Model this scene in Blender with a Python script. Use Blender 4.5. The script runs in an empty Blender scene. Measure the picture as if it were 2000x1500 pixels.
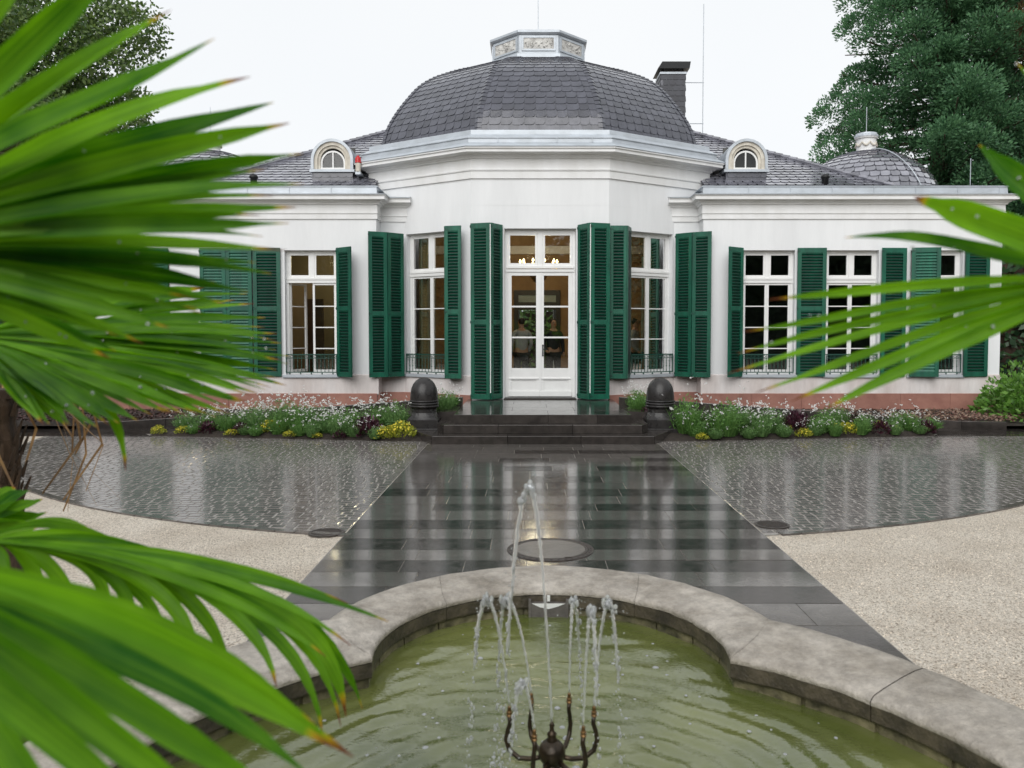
import bpy, math, random
from math import sin, cos, pi, radians, sqrt, atan2, hypot
from mathutils import Vector, Matrix, noise

SC = bpy.context.scene
COL = SC.collection
random.seed(11)

# ------------------------------------------------------------------ camera
cam_data = bpy.data.cameras.new('camera')
cam = bpy.data.objects.new('camera', cam_data)
COL.objects.link(cam)
cam.location = (-0.23, 0.0, 1.87)
cam.rotation_euler = (radians(90 - 2.5), 0, 0)
cam_data.sensor_width = 36
cam_data.lens = 28.8
cam_data.shift_x = -0.017
cam_data.shift_y = -0.015
cam_data.clip_start = 0.05
cam_data.clip_end = 2000
cam_data.dof.use_dof = True
cam_data.dof.focus_distance = 12.0
cam_data.dof.aperture_fstop = 3.6
SC.camera = cam

# ------------------------------------------------------------------ sky, sun, exposure
SUN_EL, SUN_AZ = radians(34), radians(200)      # overcast: broad soft light from behind the camera
world = bpy.data.worlds.new('World'); SC.world = world; world.use_nodes = True
wn, wl = world.node_tree.nodes, world.node_tree.links
wn.clear()
sky = wn.new('ShaderNodeTexSky'); sky.sky_type = 'NISHITA'; sky.sun_disc = False
sky.sun_elevation = SUN_EL; sky.sun_rotation = SUN_AZ; sky.air_density = 1.0; sky.dust_density = 4.0
bg = wn.new('ShaderNodeBackground'); bg.inputs['Strength'].default_value = 0.11
hs = wn.new('ShaderNodeHueSaturation'); hs.inputs['Saturation'].default_value = 0.12
wl.new(sky.outputs[0], hs.inputs['Color']); wl.new(hs.outputs[0], bg.inputs['Color'])
cl = wn.new('ShaderNodeBackground'); cl.inputs['Strength'].default_value = 1.0   # the cloud layer
tc = wn.new('ShaderNodeTexCoord'); nz = wn.new('ShaderNodeTexNoise'); nz.inputs['Scale'].default_value = 1.6
nz.inputs['Detail'].default_value = 3
rp = wn.new('ShaderNodeValToRGB')
rp.color_ramp.elements[0].position = 0.3; rp.color_ramp.elements[0].color = (0.705, 0.735, 0.765, 1)
rp.color_ramp.elements[1].position = 0.7; rp.color_ramp.elements[1].color = (0.75, 0.767, 0.782, 1)
wl.new(tc.outputs['Generated'], nz.inputs['Vector']); wl.new(nz.outputs['Fac'], rp.inputs['Fac'])
wl.new(rp.outputs[0], cl.inputs['Color'])
mx = wn.new('ShaderNodeMixShader'); mx.inputs[0].default_value = 0.88
wo = wn.new('ShaderNodeOutputWorld')
wl.new(bg.outputs[0], mx.inputs[1]); wl.new(cl.outputs[0], mx.inputs[2]); wl.new(mx.outputs[0], wo.inputs['Surface'])

sd = bpy.data.lights.new('sun', 'SUN'); sd.energy = 1.5; sd.angle = radians(55); sd.color = (1.0, 0.985, 0.96)
so = bpy.data.objects.new('sun', sd); COL.objects.link(so)
so.rotation_euler = (radians(56), 0, radians(-14))
SC.view_settings.view_transform = 'Standard'
SC.view_settings.look = 'None'
SC.view_settings.exposure = 0.42
SC.view_settings.gamma = 1.0
SC.view_settings.use_curve_mapping = False
SC.cycles.max_bounces = 10
SC.cycles.transparent_max_bounces = 24
SC.cycles.caustics_reflective = False
SC.cycles.caustics_refractive = False

# ------------------------------------------------------------------ helpers
ORG = {}

class MB:
    """collects geometry in world coordinates; build() links it as one mesh object"""
    def __init__(s): s.v, s.f, s.a = [], [], None
    def add(s, vs, fs):
        o = len(s.v); s.v += [tuple(p) for p in vs]; s.f += [tuple(i + o for i in q) for q in fs]; return s
    def box(s, x0, x1, y0, y1, z0, z1):
        vs = [(x0,y0,z0),(x1,y0,z0),(x1,y1,z0),(x0,y1,z0),(x0,y0,z1),(x1,y0,z1),(x1,y1,z1),(x0,y1,z1)]
        return s.add(vs, [(0,3,2,1),(4,5,6,7),(0,1,5,4),(1,2,6,5),(2,3,7,6),(3,0,4,7)])
    def obox(s, o, u, n, u0, u1, n0, n1, z0, z1):
        """box in a wall frame: o plan origin, u along, n outward"""
        def P(a, b, z): return (o[0] + u[0]*a + n[0]*b, o[1] + u[1]*a + n[1]*b, z)
        vs = [P(u0,n0,z0),P(u1,n0,z0),P(u1,n1,z0),P(u0,n1,z0),P(u0,n0,z1),P(u1,n0,z1),P(u1,n1,z1),P(u0,n1,z1)]
        return s.add(vs, [(0,3,2,1),(4,5,6,7),(0,1,5,4),(1,2,6,5),(2,3,7,6),(3,0,4,7)])
    def prism(s, poly, z0, z1, bottom=True):
        n = len(poly); vs = [(p[0],p[1],z0) for p in poly] + [(p[0],p[1],z1) for p in poly]
        fs = [(i,(i+1)%n,n+(i+1)%n,n+i) for i in range(n)] + [tuple(range(n,2*n))]
        if bottom: fs.append(tuple(range(n-1,-1,-1)))
        return s.add(vs, fs)
    def tube(s, path, rad, n=6, cap=True):
        path = [Vector(p) for p in path]; m = len(path)
        if not isinstance(rad, (list, tuple)): rad = [rad]*m
        vs, fs = [], []; ref = None
        for i, p in enumerate(path):
            t = (path[min(i+1,m-1)] - path[max(i-1,0)])
            if t.length < 1e-9: t = Vector((0,0,1))
            t.normalize()
            if ref is None:
                ref = Vector((0,0,1)) if abs(t.z) < .9 else Vector((1,0,0))
            a = t.cross(ref)
            if a.length < 1e-6: a = t.cross(Vector((0,1,0)))
            a.normalize(); b = a.cross(t); ref = b
            for k in range(n):
                th = 2*pi*k/n; vs.append(p + (a*cos(th) + b*sin(th))*rad[i])
        for i in range(m-1):
            for k in range(n):
                fs.append((i*n+k, i*n+(k+1)%n, (i+1)*n+(k+1)%n, (i+1)*n+k))
        if cap: fs += [tuple(range(n-1,-1,-1)), tuple(range((m-1)*n, m*n))]
        return s.add(vs, fs)
    def lathe(s, c, prof, n=20, cap=True, ang0=0.0):
        vs, fs = [], []; m = len(prof)
        for r, z in prof:
            for k in range(n):
                th = ang0 + 2*pi*k/n; vs.append((c[0]+r*cos(th), c[1]+r*sin(th), c[2]+z))
        for i in range(m-1):
            for k in range(n):
                fs.append((i*n+k, i*n+(k+1)%n, (i+1)*n+(k+1)%n, (i+1)*n+k))
        if cap: fs += [tuple(range(n-1,-1,-1)), tuple(range((m-1)*n, m*n))]
        return s.add(vs, fs)
    def ball(s, c, r, n=8, m=5, sz=1.0):
        prof = [(r*sin(pi*i/m), -r*cos(pi*i/m)*sz) for i in range(m+1)]
        prof[0] = (r*.02, prof[0][1]); prof[-1] = (r*.02, prof[-1][1])
        return s.lathe(c, prof, n)
    def sweep(s, path, prof, closed=False, cap=True):
        """moulding: prof (out, z) swept along plan path, outward = right hand of travel, mitred"""
        m = len(path); k = len(prof); vs, fs = [], []
        for i in range(m):
            p = Vector(path[i]); 
            a = Vector(path[i-1]) if (i > 0 or closed) else None
            b = Vector(path[(i+1) % m]) if (i < m-1 or closed) else None
            ns = []
            if a is not None: d = (p-a).normalized(); ns.append(Vector((d.y,-d.x)))
            if b is not None: d = (b-p).normalized(); ns.append(Vector((d.y,-d.x)))
            if len(ns) == 2:
                q = ns[0]+ns[1]; q = q/ max(q.length_squared/2, .15)
            else: q = ns[0]
            for o, z in prof: vs.append((p.x+q.x*o, p.y+q.y*o, z))
        for i in range(m if closed else m-1):
            j = (i+1) % m
            for t in range(k-1): fs.append((i*k+t, j*k+t, j*k+t+1, i*k+t+1))
        if cap and not closed: fs += [tuple(range(k)), tuple(range((m-1)*k+k-1, (m-1)*k-1, -1))]
        return s.add(vs, fs)
    def build(s, name, mat, parent=None, smooth=False, kind=None, bevel=0, attr=None):
        o = ORG.get(parent.name, (0,0,0)) if parent else (0,0,0)
        me = bpy.data.meshes.new(name)
        me.from_pydata([(p[0]-o[0],p[1]-o[1],p[2]-o[2]) for p in s.v] if any(o) else s.v, [], s.f)
        me.materials.append(mat)
        if smooth:
            me.polygons.foreach_set('use_smooth', [True]*len(me.polygons))
        if attr:
            for nm_, vals in attr.items():
                at = me.attributes.new(nm_, 'FLOAT', 'POINT'); at.data.foreach_set('value', vals)
        ob = bpy.data.objects.new(name, me); COL.objects.link(ob)
        if parent: ob.parent = parent; ORG[ob.name] = o
        if kind: ob['kind'] = kind
        if bevel:
            b = ob.modifiers.new('bevel', 'BEVEL'); b.width = bevel; b.segments = 2; b.limit_method = 'ANGLE'
        return ob

def thing(name, label, cat, loc=(0,0,0), group=None, kind=None):
    e = bpy.data.objects.new(name, None); COL.objects.link(e); e.location = loc; e.empty_display_size = .2
    ORG[e.name] = tuple(loc)
    return tag(e, label, cat, group, kind)
def tag(o, label, cat, group=None, kind=None):
    o['label'] = label; o['category'] = cat
    if group: o['group'] = group
    if kind: o['kind'] = kind
    return o
def copy_tree(o, parent=None):
    c = o.copy(); COL.objects.link(c)
    if parent: c.parent = parent
    for ch in list(o.children): copy_tree(ch, c)
    return c
def share(ob, name, mat_parent, loc=(0,0,0), rot=None):
    c = bpy.data.objects.new(name, ob.data); COL.objects.link(c); c.parent = mat_parent
    c.location = loc
    if rot: c.rotation_euler = rot
    return c

# ------------------------------------------------------------------ materials
def mat(name, col, rough=.6, var=.0, vscale=4.0, bump=0.0, bscale=40.0, metal=0.0, spec=.5, col2=None,
        island=0.0, objvar=0.0, coat=0.0, stretch=(1,1,1), rvar=0.0, detail=5.0, speck=None):
    m = bpy.data.materials.new(name); m.use_nodes = True
    n, l = m.node_tree.nodes, m.node_tree.links
    p = n['Principled BSDF']
    p.inputs['Roughness'].default_value = rough; p.inputs['Metallic'].default_value = metal
    p.inputs['Specular IOR Level'].default_value = spec
    if coat: p.inputs['Coat Weight'].default_value = coat; p.inputs['Coat Roughness'].default_value = .06
    c4 = (*col, 1)
    tcn = n.new('ShaderNodeTexCoord'); mp = n.new('ShaderNodeMapping'); mp.inputs['Scale'].default_value = stretch
    geo = n.new('ShaderNodeNewGeometry')
    l.new(geo.outputs['Position'], mp.inputs['Vector'])
    nz = n.new('ShaderNodeTexNoise'); nz.inputs['Scale'].default_value = vscale; nz.inputs['Detail'].default_value = detail
    nz.inputs['Roughness'].default_value = .6
    l.new(mp.outputs[0], nz.inputs['Vector'])
    mixc = n.new('ShaderNodeMix'); mixc.data_type = 'RGBA'
    c2 = col2 if col2 else tuple(min(1, c*(1-var)) for c in col)
    mixc.inputs['A'].default_value = c4; mixc.inputs['B'].default_value = (*c2, 1)
    mr = n.new('ShaderNodeMapRange'); mr.inputs['From Min'].default_value = .35; mr.inputs['From Max'].default_value = .68
    l.new(nz.outputs['Fac'], mr.inputs['Value']); l.new(mr.outputs[0], mixc.inputs['Factor'])
    out = mixc.outputs['Result']
    if speck:
        s2 = n.new('ShaderNodeTexNoise'); s2.inputs['Scale'].default_value = speck[0]; s2.inputs['Detail'].default_value = 8; s2.inputs['Roughness'].default_value = .75
        l.new(mp.outputs[0], s2.inputs['Vector'])
        m3 = n.new('ShaderNodeMapRange'); m3.inputs['From Min'].default_value = .40; m3.inputs['From Max'].default_value = .62; m3.inputs['To Min'].default_value = 1-speck[1]; m3.inputs['To Max'].default_value = 1.0
        l.new(s2.outputs['Fac'], m3.inputs['Value'])
        mm = n.new('ShaderNodeMix'); mm.data_type = 'RGBA'; mm.blend_type = 'MULTIPLY'; mm.inputs['Factor'].default_value = 1
        l.new(out, mm.inputs['A']); l.new(m3.outputs[0], mm.inputs['B']); out = mm.outputs['Result']
    if island or objvar:
        hsv = n.new('ShaderNodeHueSaturation'); l.new(out, hsv.inputs['Color'])
        rr = n.new('ShaderNodeMapRange'); v = island or objvar
        rr.inputs['To Min'].default_value = 1-v; rr.inputs['To Max'].default_value = 1+v
        if island: l.new(geo.outputs['Random Per Island'], rr.inputs['Value'])
        else:
            oi = n.new('ShaderNodeObjectInfo'); l.new(oi.outputs['Random'], rr.inputs['Value'])
        l.new(rr.outputs[0], hsv.inputs['Value']); out = hsv.outputs[0]
    l.new(out, p.inputs['Base Color'])
    if rvar:
        r2 = n.new('ShaderNodeMapRange'); r2.inputs['To Min'].default_value = max(.02, rough-rvar); r2.inputs['To Max'].default_value = rough+rvar
        r2.inputs['From Min'].default_value = .3; r2.inputs['From Max'].default_value = .7
        l.new(nz.outputs['Fac'], r2.inputs['Value']); l.new(r2.outputs[0], p.inputs['Roughness'])
    if bump:
        bn = n.new('ShaderNodeTexNoise'); bn.inputs['Scale'].default_value = bscale; bn.inputs['Detail'].default_value = 4
        l.new(mp.outputs[0], bn.inputs['Vector'])
        bp = n.new('ShaderNodeBump'); bp.inputs['Strength'].default_value = bump; bp.inputs['Distance'].default_value = .02
        l.new(bn.outputs['Fac'], bp.inputs['Height']); l.new(bp.outputs[0], p.inputs['Normal'])
    return m

M = {}
M['plaster'] = mat('plaster', (.80,.81,.82), .85, col2=(.745,.755,.765), vscale=1.5, bump=.10, bscale=25, stretch=(1,1,.16), detail=7, speck=(2.2,.05))
M['plaster_low'] = mat('plaster_low', (.74,.70,.69), .85, col2=(.58,.51,.48), speck=(5,.12), vscale=1.6, bump=.12, bscale=25, stretch=(1,1,.3), detail=7)
M['moulding'] = mat('moulding', (.80,.805,.81), .8, col2=(.70,.70,.69), vscale=2.2, bump=.06, bscale=30, stretch=(1,1,.5), detail=8)
M['sandstone'] = mat('sandstone', (.34,.165,.125), .75, col2=(.25,.11,.085), vscale=3.5, bump=.2, bscale=35, objvar=.08)
M['zinc'] = mat('zinc', (.50,.54,.585), .42, col2=(.40,.43,.46), vscale=3, metal=.25, bump=.04, bscale=6, stretch=(1,1,2))
M['slate'] = mat('slate', (.078,.080,.100), .26, col2=(.050,.052,.066), vscale=5, bump=.15, bscale=30, island=.2, rvar=.1, coat=.3)
M['slate_obj'] = mat('slate_single', (.078,.080,.100), .26, col2=(.050,.052,.066), vscale=5, bump=.15, bscale=30, objvar=.2, rvar=.1, coat=.3)
M['green'] = mat('shutter_green', (.006,.125,.072), .42, col2=(.004,.085,.052), vscale=6, bump=.08, bscale=40, stretch=(1,1,.2), objvar=.14, speck=(9,.30))
M['white'] = mat('white_paint', (.80,.80,.79), .4, var=.06, vscale=5)
M['iron'] = mat('railing_iron', (.012,.07,.05), .4, var=.3, vscale=20)
M['black_iron'] = mat('black_iron', (.02,.02,.02), .4, var=.3, vscale=20, metal=.5)
M['slate_wet'] = mat('wet_roof_slate', (.21,.21,.24), .10, col2=(.12,.12,.145), vscale=5, bump=.02, bscale=30, island=.35, rvar=.05, coat=1.0, spec=1.0)
M['slate_dry'] = mat('chimney_slate', (.042,.044,.054), .5, col2=(.03,.03,.038), vscale=5, bump=.15, bscale=30, island=.2)
M['inner'] = mat('painted_gap_shade', (.005,.022,.016), .6, var=.3, vscale=10)  # near-black green imitating the shade between open louvre slats
M['basalt'] = mat('wet_basalt', (.016,.015,.015), .30, col2=(.030,.027,.026), vscale=9, bump=.06, bscale=60, rvar=.08, spec=.35)
M['basalt_obj'] = mat('wet_basalt_slab', (.030,.026,.024), .11, col2=(.05,.043,.039), vscale=8, bump=.03, bscale=90, rvar=.06, objvar=.3, spec=.42)
M['slab_pale'] = mat('wet_flamed_slab', (.12,.109,.10), .085, col2=(.085,.077,.07), vscale=7, bump=.02, bscale=60, rvar=.05, objvar=.15, coat=.15)
M['cobble'] = mat('wet_cobble', (.150,.135,.124), .17, col2=(.085,.076,.071), vscale=10, bump=.02, bscale=60, rvar=.06, island=.22, coat=.3)
M['cobble_obj'] = mat('wet_cobble_single', (.150,.135,.124), .17, col2=(.085,.076,.071), vscale=10, bump=.02, bscale=60, rvar=.06, objvar=.22, coat=.3)
M['joint'] = mat('wet_joint', (.34,.32,.29), .25, col2=(.22,.20,.18), vscale=9, bump=.1, bscale=60)
M['cream'] = mat('cream_stucco', (.68,.64,.56), .8, col2=(.48,.44,.37), vscale=6, bump=.1, bscale=30)
M['relief'] = mat('relief_panel', (.66,.65,.62), .8, col2=(.36,.35,.33), vscale=7, bump=1.0, bscale=9)
M['soil'] = mat('soil', (.018,.013,.010), .85, col2=(.035,.025,.018), vscale=12, bump=.9, bscale=30)
M['stone'] = mat('fountain_stone', (.56,.505,.44), .5, col2=(.27,.235,.19), vscale=3.4, bump=.5, bscale=60, objvar=.10, rvar=.15, detail=12, speck=(16,.32))
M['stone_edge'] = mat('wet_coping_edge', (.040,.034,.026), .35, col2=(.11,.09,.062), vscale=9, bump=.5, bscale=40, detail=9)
M['stone_dark'] = mat('mossy_basin_stone', (.035,.033,.020), .5, col2=(.26,.23,.13), vscale=7, bump=.5, bscale=30, detail=8)
M['bronze'] = mat('bronze', (.028,.022,.016), .3, col2=(.06,.04,.022), vscale=18, metal=.6, bump=.1, bscale=50)
M['brass'] = mat('brass_tip', (.20,.11,.04), .35, col2=(.09,.05,.02), vscale=30, metal=.7)
M['manhole'] = mat('manhole_concrete', (.14,.127,.117), .3, col2=(.095,.086,.08), vscale=12, bump=.2, bscale=60)
M['cast_iron'] = mat('cast_iron', (.07,.055,.047), .4, col2=(.035,.03,.028), vscale=25, bump=.4, bscale=60, metal=.3)
M['trunk'] = mat('palm_trunk_fibre', (.09,.055,.032), .9, col2=(.03,.02,.013), vscale=20, bump=1, bscale=50, stretch=(1,1,.3))
M['bark'] = mat('bark', (.10,.065,.045), .9, col2=(.045,.03,.022), vscale=8, bump=1, bscale=12, stretch=(1,1,.25))
M['petiole'] = mat('petiole', (.11,.21,.05), .4, var=.4, vscale=12)
M['dead_leaf'] = mat('dead_frond', (.30,.17,.055), .7, col2=(.15,.08,.03), vscale=15, objvar=.3)
M['red_glass'] = mat('red_lens', (.55,.015,.015), .2, var=.2)
M['amber'] = mat('amber_wall', (.40,.255,.12), .7, col2=(.25,.15,.07), vscale=1.2)
M['curtain'] = mat('amber_curtain', (.46,.28,.10), .8, col2=(.26,.15,.055), vscale=3, stretch=(6,6,.2))
M['tan'] = mat('tan_wall', (.42,.36,.24), .8, var=.2, vscale=1)
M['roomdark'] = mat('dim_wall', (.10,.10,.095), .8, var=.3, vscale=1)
M['parquet'] = mat('parquet', (.13,.075,.04), .3, var=.4, vscale=6)
M['gold'] = mat('gold_metal', (.62,.40,.13), .3, metal=.9, var=.2, vscale=20)
M['skin'] = mat('skin', (.48,.29,.21), .5, var=.1)
M['hair'] = mat('dark_hair', (.015,.012,.01), .5, var=.3, vscale=40)
M['shirt'] = mat('pale_shirt', (.40,.43,.47), .8, var=.2, vscale=8)
M['navy'] = mat('dark_cloth', (.025,.028,.035), .8, var=.3, vscale=10)
M['leafdrop'] = None

def leafy(name, c1, c2, rough=.45, island=.5, trans=.35, hue=.03):
    m = bpy.data.materials.new(name); m.use_nodes = True
    n, l = m.node_tree.nodes, m.node_tree.links
    p = n['Principled BSDF']; out = n['Material Output']
    geo = n.new('ShaderNodeNewGeometry')
    mixc = n.new('ShaderNodeMix'); mixc.data_type = 'RGBA'
    mixc.inputs['A'].default_value = (*c1,1); mixc.inputs['B'].default_value = (*c2,1)
    l.new(geo.outputs['Random Per Island'], mixc.inputs['Factor'])
    l.new(mixc.outputs['Result'], p.inputs['Base Color']); p.inputs['Roughness'].default_value = rough
    tr = n.new('ShaderNodeBsdfTranslucent'); l.new(mixc.outputs['Result'], tr.inputs['Color'])
    ms = n.new('ShaderNodeMixShader'); ms.inputs[0].default_value = trans
    l.new(p.outputs[0], ms.inputs[1]); l.new(tr.outputs[0], ms.inputs[2]); l.new(ms.outputs[0], out.inputs['Surface'])
    return m
M['seq1'] = leafy('sequoia_needles', (.030,.100,.044), (.12,.265,.115), .6, trans=.3)
M['seq2'] = leafy('rusty_needles', (.10,.085,.03), (.19,.12,.05), .6, trans=.2)
M['broad'] = leafy('broadleaf', (.042,.095,.02), (.14,.21,.048), .4, trans=.3)
M['hedge'] = leafy('hedge_leaf', (.012,.040,.016), (.035,.080,.028), .45, trans=.2)
M['grassy'] = leafy('flower_foliage', (.075,.185,.040), (.18,.34,.085), .5, trans=.35)
M['bluegreen'] = leafy('grey_green_foliage', (.085,.19,.055), (.20,.34,.11), .5, trans=.3)
M['bright'] = leafy('bright_shrub_leaf', (.10,.24,.035), (.17,.33,.06), .35, trans=.35)
M['petal'] = leafy('white_petal', (.78,.78,.76), (.85,.83,.82), .6, trans=.3)
M['yellow'] = leafy('yellow_petal', (.62,.48,.02), (.72,.62,.06), .6, trans=.3)
M['yleaf'] = leafy('lime_leaf', (.24,.30,.03), (.42,.42,.05), .5, trans=.3)
M['purple'] = leafy('purple_leaf', (.030,.008,.016), (.07,.018,.032), .35, trans=.15)
M['redcover'] = leafy('red_groundcover', (.11,.035,.030), (.34,.24,.17), .5, trans=.2)
M['darkcover'] = leafy('dark_groundcover', (.03,.02,.018), (.10,.045,.04), .5, trans=.2)

def palm_mat():
    m = bpy.data.materials.new('palm_leaf'); m.use_nodes = True
    n, l = m.node_tree.nodes, m.node_tree.links
    p = n['Principled BSDF']; out = n['Material Output']
    at = n.new('ShaderNodeAttribute'); at.attribute_name = 'along'
    oi = n.new('ShaderNodeObjectInfo'); geo = n.new('ShaderNodeNewGeometry')
    nz = n.new('ShaderNodeTexNoise'); nz.inputs['Scale'].default_value = 9; l.new(geo.outputs['Position'], nz.inputs['Vector'])
    ac = n.new('ShaderNodeAttribute'); ac.attribute_name = 'across'
    cb = n.new('ShaderNodeCombineXYZ'); l.new(ac.outputs['Fac'], cb.inputs[0]); l.new(at.outputs['Fac'], cb.inputs[1])
    mp = n.new('ShaderNodeMapping'); mp.inputs['Scale'].default_value = (7, 2.2, 1); l.new(cb.outputs[0], mp.inputs['Vector'])
    rb = n.new('ShaderNodeTexNoise'); rb.inputs['Scale'].default_value = 1.0; rb.inputs['Detail'].default_value = 5; l.new(mp.outputs[0], rb.inputs['Vector'])
    g = n.new('ShaderNodeMix'); g.data_type = 'RGBA'
    g.inputs['A'].default_value = (.019,.105,.005,1); g.inputs['B'].default_value = (.19,.41,.018,1)
    ad = n.new('ShaderNodeMath'); ad.operation = 'MULTIPLY_ADD'; ad.inputs[1].default_value = .7
    l.new(oi.outputs['Random'], ad.inputs[0]); 
    sb = n.new('ShaderNodeMath'); sb.operation = 'SUBTRACT'; av = n.new('ShaderNodeMath'); av.operation = 'MULTIPLY_ADD'; av.inputs[1].default_value = 1.3; l.new(rb.outputs['Fac'], av.inputs[0]); l.new(nz.outputs['Fac'], av.inputs[2]); l.new(av.outputs[0], sb.inputs[0]); sb.inputs[1].default_value = 1.05
    l.new(sb.outputs[0], ad.inputs[2]); ad.use_clamp = True
    l.new(ad.outputs[0], g.inputs['Factor'])
    # leaf tips: random per leaflet start of the dried end
    st = n.new('ShaderNodeMath'); st.operation = 'MULTIPLY_ADD'; st.inputs[1].default_value = .07; st.inputs[2].default_value = -.035
    l.new(oi.outputs['Random'], st.inputs[0])
    sm = n.new('ShaderNodeMath'); sm.operation = 'ADD'; l.new(at.outputs['Fac'], sm.inputs[0]); l.new(st.outputs[0], sm.inputs[1])
    rp = n.new('ShaderNodeValToRGB'); e = rp.color_ramp.elements
    e[0].position = .945; e[0].color = (0,0,0,1); e[1].position = .975; e[1].color = (1,1,1,1)
    l.new(sm.outputs[0], rp.inputs['Fac'])
    tipc = n.new('ShaderNodeValToRGB'); e = tipc.color_ramp.elements
    e[0].position = .95; e[0].color = (.62,.42,.02,1); e[1].position = 1.0; e[1].color = (.16,.05,.02,1)
    l.new(sm.outputs[0], tipc.inputs['Fac'])
    mx2 = n.new('ShaderNodeMix'); mx2.data_type = 'RGBA'
    l.new(rp.outputs[0], mx2.inputs['Factor']); l.new(g.outputs['Result'], mx2.inputs['A']); l.new(tipc.outputs[0], mx2.inputs['B'])
    l.new(mx2.outputs['Result'], p.inputs['Base Color'])
    p.inputs['Roughness'].default_value = .42; p.inputs['Specular IOR Level'].default_value = .22
    tr = n.new('ShaderNodeBsdfTranslucent'); 
    br = n.new('ShaderNodeHueSaturation'); br.inputs['Value'].default_value = 1.7; br.inputs['Saturation'].default_value = 1.05
    l.new(mx2.outputs['Result'], br.inputs['Color']); l.new(br.outputs[0], tr.inputs['Color'])
    bp = n.new('ShaderNodeBump'); bp.inputs['Strength'].default_value = .35; bp.inputs['Distance'].default_value = .004
    l.new(rb.outputs['Fac'], bp.inputs['Height']); l.new(bp.outputs[0], p.inputs['Normal'])
    ms = n.new('ShaderNodeMixShader'); ms.inputs[0].default_value = .42
    l.new(p.outputs[0], ms.inputs[1]); l.new(tr.outputs[0], ms.inputs[2]); l.new(ms.outputs[0], out.inputs['Surface'])
    return m
M['palm'] = palm_mat()

def glass_mat():
    m = bpy.data.materials.new('window_glass'); m.use_nodes = True
    n, l = m.node_tree.nodes, m.node_tree.links; n.remove(n['Principled BSDF'])
    out = n['Material Output']
    fr = n.new('ShaderNodeFresnel'); fr.inputs['IOR'].default_value = 1.5
    md = n.new('ShaderNodeMath'); md.operation = 'MULTIPLY'; md.inputs[1].default_value = 1.45; md.use_clamp = True
    t = n.new('ShaderNodeBsdfTransparent'); t.inputs['Color'].default_value = (.86,.90,.88,1)
    g = n.new('ShaderNodeBsdfGlossy'); g.inputs['Roughness'].default_value = .015
    geo = n.new('ShaderNodeNewGeometry')
    nz = n.new('ShaderNodeTexNoise'); nz.inputs['Scale'].default_value = 1.3; l.new(geo.outputs['Position'], nz.inputs['Vector'])
    bp = n.new('ShaderNodeBump'); bp.inputs['Strength'].default_value = .02; bp.inputs['Distance'].default_value = .05
    l.new(nz.outputs['Fac'], bp.inputs['Height']); l.new(bp.outputs[0], g.inputs['Normal'])
    ms = n.new('ShaderNodeMixShader')
    l.new(fr.outputs[0], md.inputs[0]); l.new(md.outputs[0], ms.inputs[0])
    l.new(t.outputs[0], ms.inputs[1]); l.new(g.outputs[0], ms.inputs[2]); l.new(ms.outputs[0], out.inputs['Surface'])
    return m
M['glass'] = glass_mat()
M['frosted'] = mat('frosted_pane', (.30,.38,.36), .4, var=.2)

def water_drop_mat():
    m = bpy.data.materials.new('falling_water'); m.use_nodes = True
    p = m.node_tree.nodes['Principled BSDF']
    p.inputs['Base Color'].default_value = (.95,.97,.98,1); p.inputs['Roughness'].default_value = .04
    p.inputs['IOR'].default_value = 1.33; p.inputs['Transmission Weight'].default_value = .68
    return m
M['jet'] = water_drop_mat()

def emis(name, col, s):
    m = bpy.data.materials.new(name); m.use_nodes = True
    p = m.node_tree.nodes['Principled BSDF']
    p.inputs['Base Color'].default_value = (*col,1); p.inputs['Emission Color'].default_value = (*col,1)
    p.inputs['Emission Strength'].default_value = s
    return m
M['bulb'] = emis('candle_bulb', (1.0,.78,.42), 5.0)

def gravel_mat():
    m = bpy.data.materials.new('gravel'); m.use_nodes = True
    n, l = m.node_tree.nodes, m.node_tree.links; p = n['Principled BSDF']
    geo = n.new('ShaderNodeNewGeometry')
    vo = n.new('ShaderNodeTexVoronoi'); vo.inputs['Scale'].default_value = 105
    l.new(geo.outputs['Position'], vo.inputs['Vector'])
    rp = n.new('ShaderNodeValToRGB'); e = rp.color_ramp.elements
    e[0].position = 0; e[0].color = (.44,.38,.305,1); e[1].position = 1; e[1].color = (.78,.715,.62,1)
    e.new(.35).color = (.66,.585,.485,1); e.new(.06).color = (.25,.20,.15,1)
    sp = n.new('ShaderNodeSeparateColor'); l.new(vo.outputs['Color'], sp.inputs[0]); l.new(sp.outputs[0], rp.inputs['Fac'])
    nz = n.new('ShaderNodeTexNoise'); nz.inputs['Scale'].default_value = 1.3; nz.inputs['Detail'].default_value = 6; l.new(geo.outputs['Position'], nz.inputs['Vector'])
    rp2 = n.new('ShaderNodeValToRGB'); rp2.color_ramp.elements[0].position = .3; rp2.color_ramp.elements[0].color = (.80,.77,.74,1)
    rp2.color_ramp.elements[1].position = .65; rp2.color_ramp.elements[1].color = (1,1,1,1)
    l.new(nz.outputs['Fac'], rp2.inputs['Fac'])
    mm = n.new('ShaderNodeMix'); mm.data_type = 'RGBA'; mm.blend_type = 'MULTIPLY'; mm.inputs['Factor'].default_value = 1
    l.new(rp.outputs[0], mm.inputs['A']); l.new(rp2.outputs[0], mm.inputs['B']); l.new(mm.outputs['Result'], p.inputs['Base Color'])
    p.inputs['Roughness'].default_value = .6
    bp = n.new('ShaderNodeBump'); bp.inputs['Strength'].default_value = 1; bp.inputs['Distance'].default_value = .012; bp.invert = True
    l.new(vo.outputs['Distance'], bp.inputs['Height']); l.new(bp.outputs[0], p.inputs['Normal'])
    return m
M['gravel'] = gravel_mat()
M['pebble'] = mat('pebble', (.66,.58,.48), .5, col2=(.50,.42,.33), vscale=3, island=.45)

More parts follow.
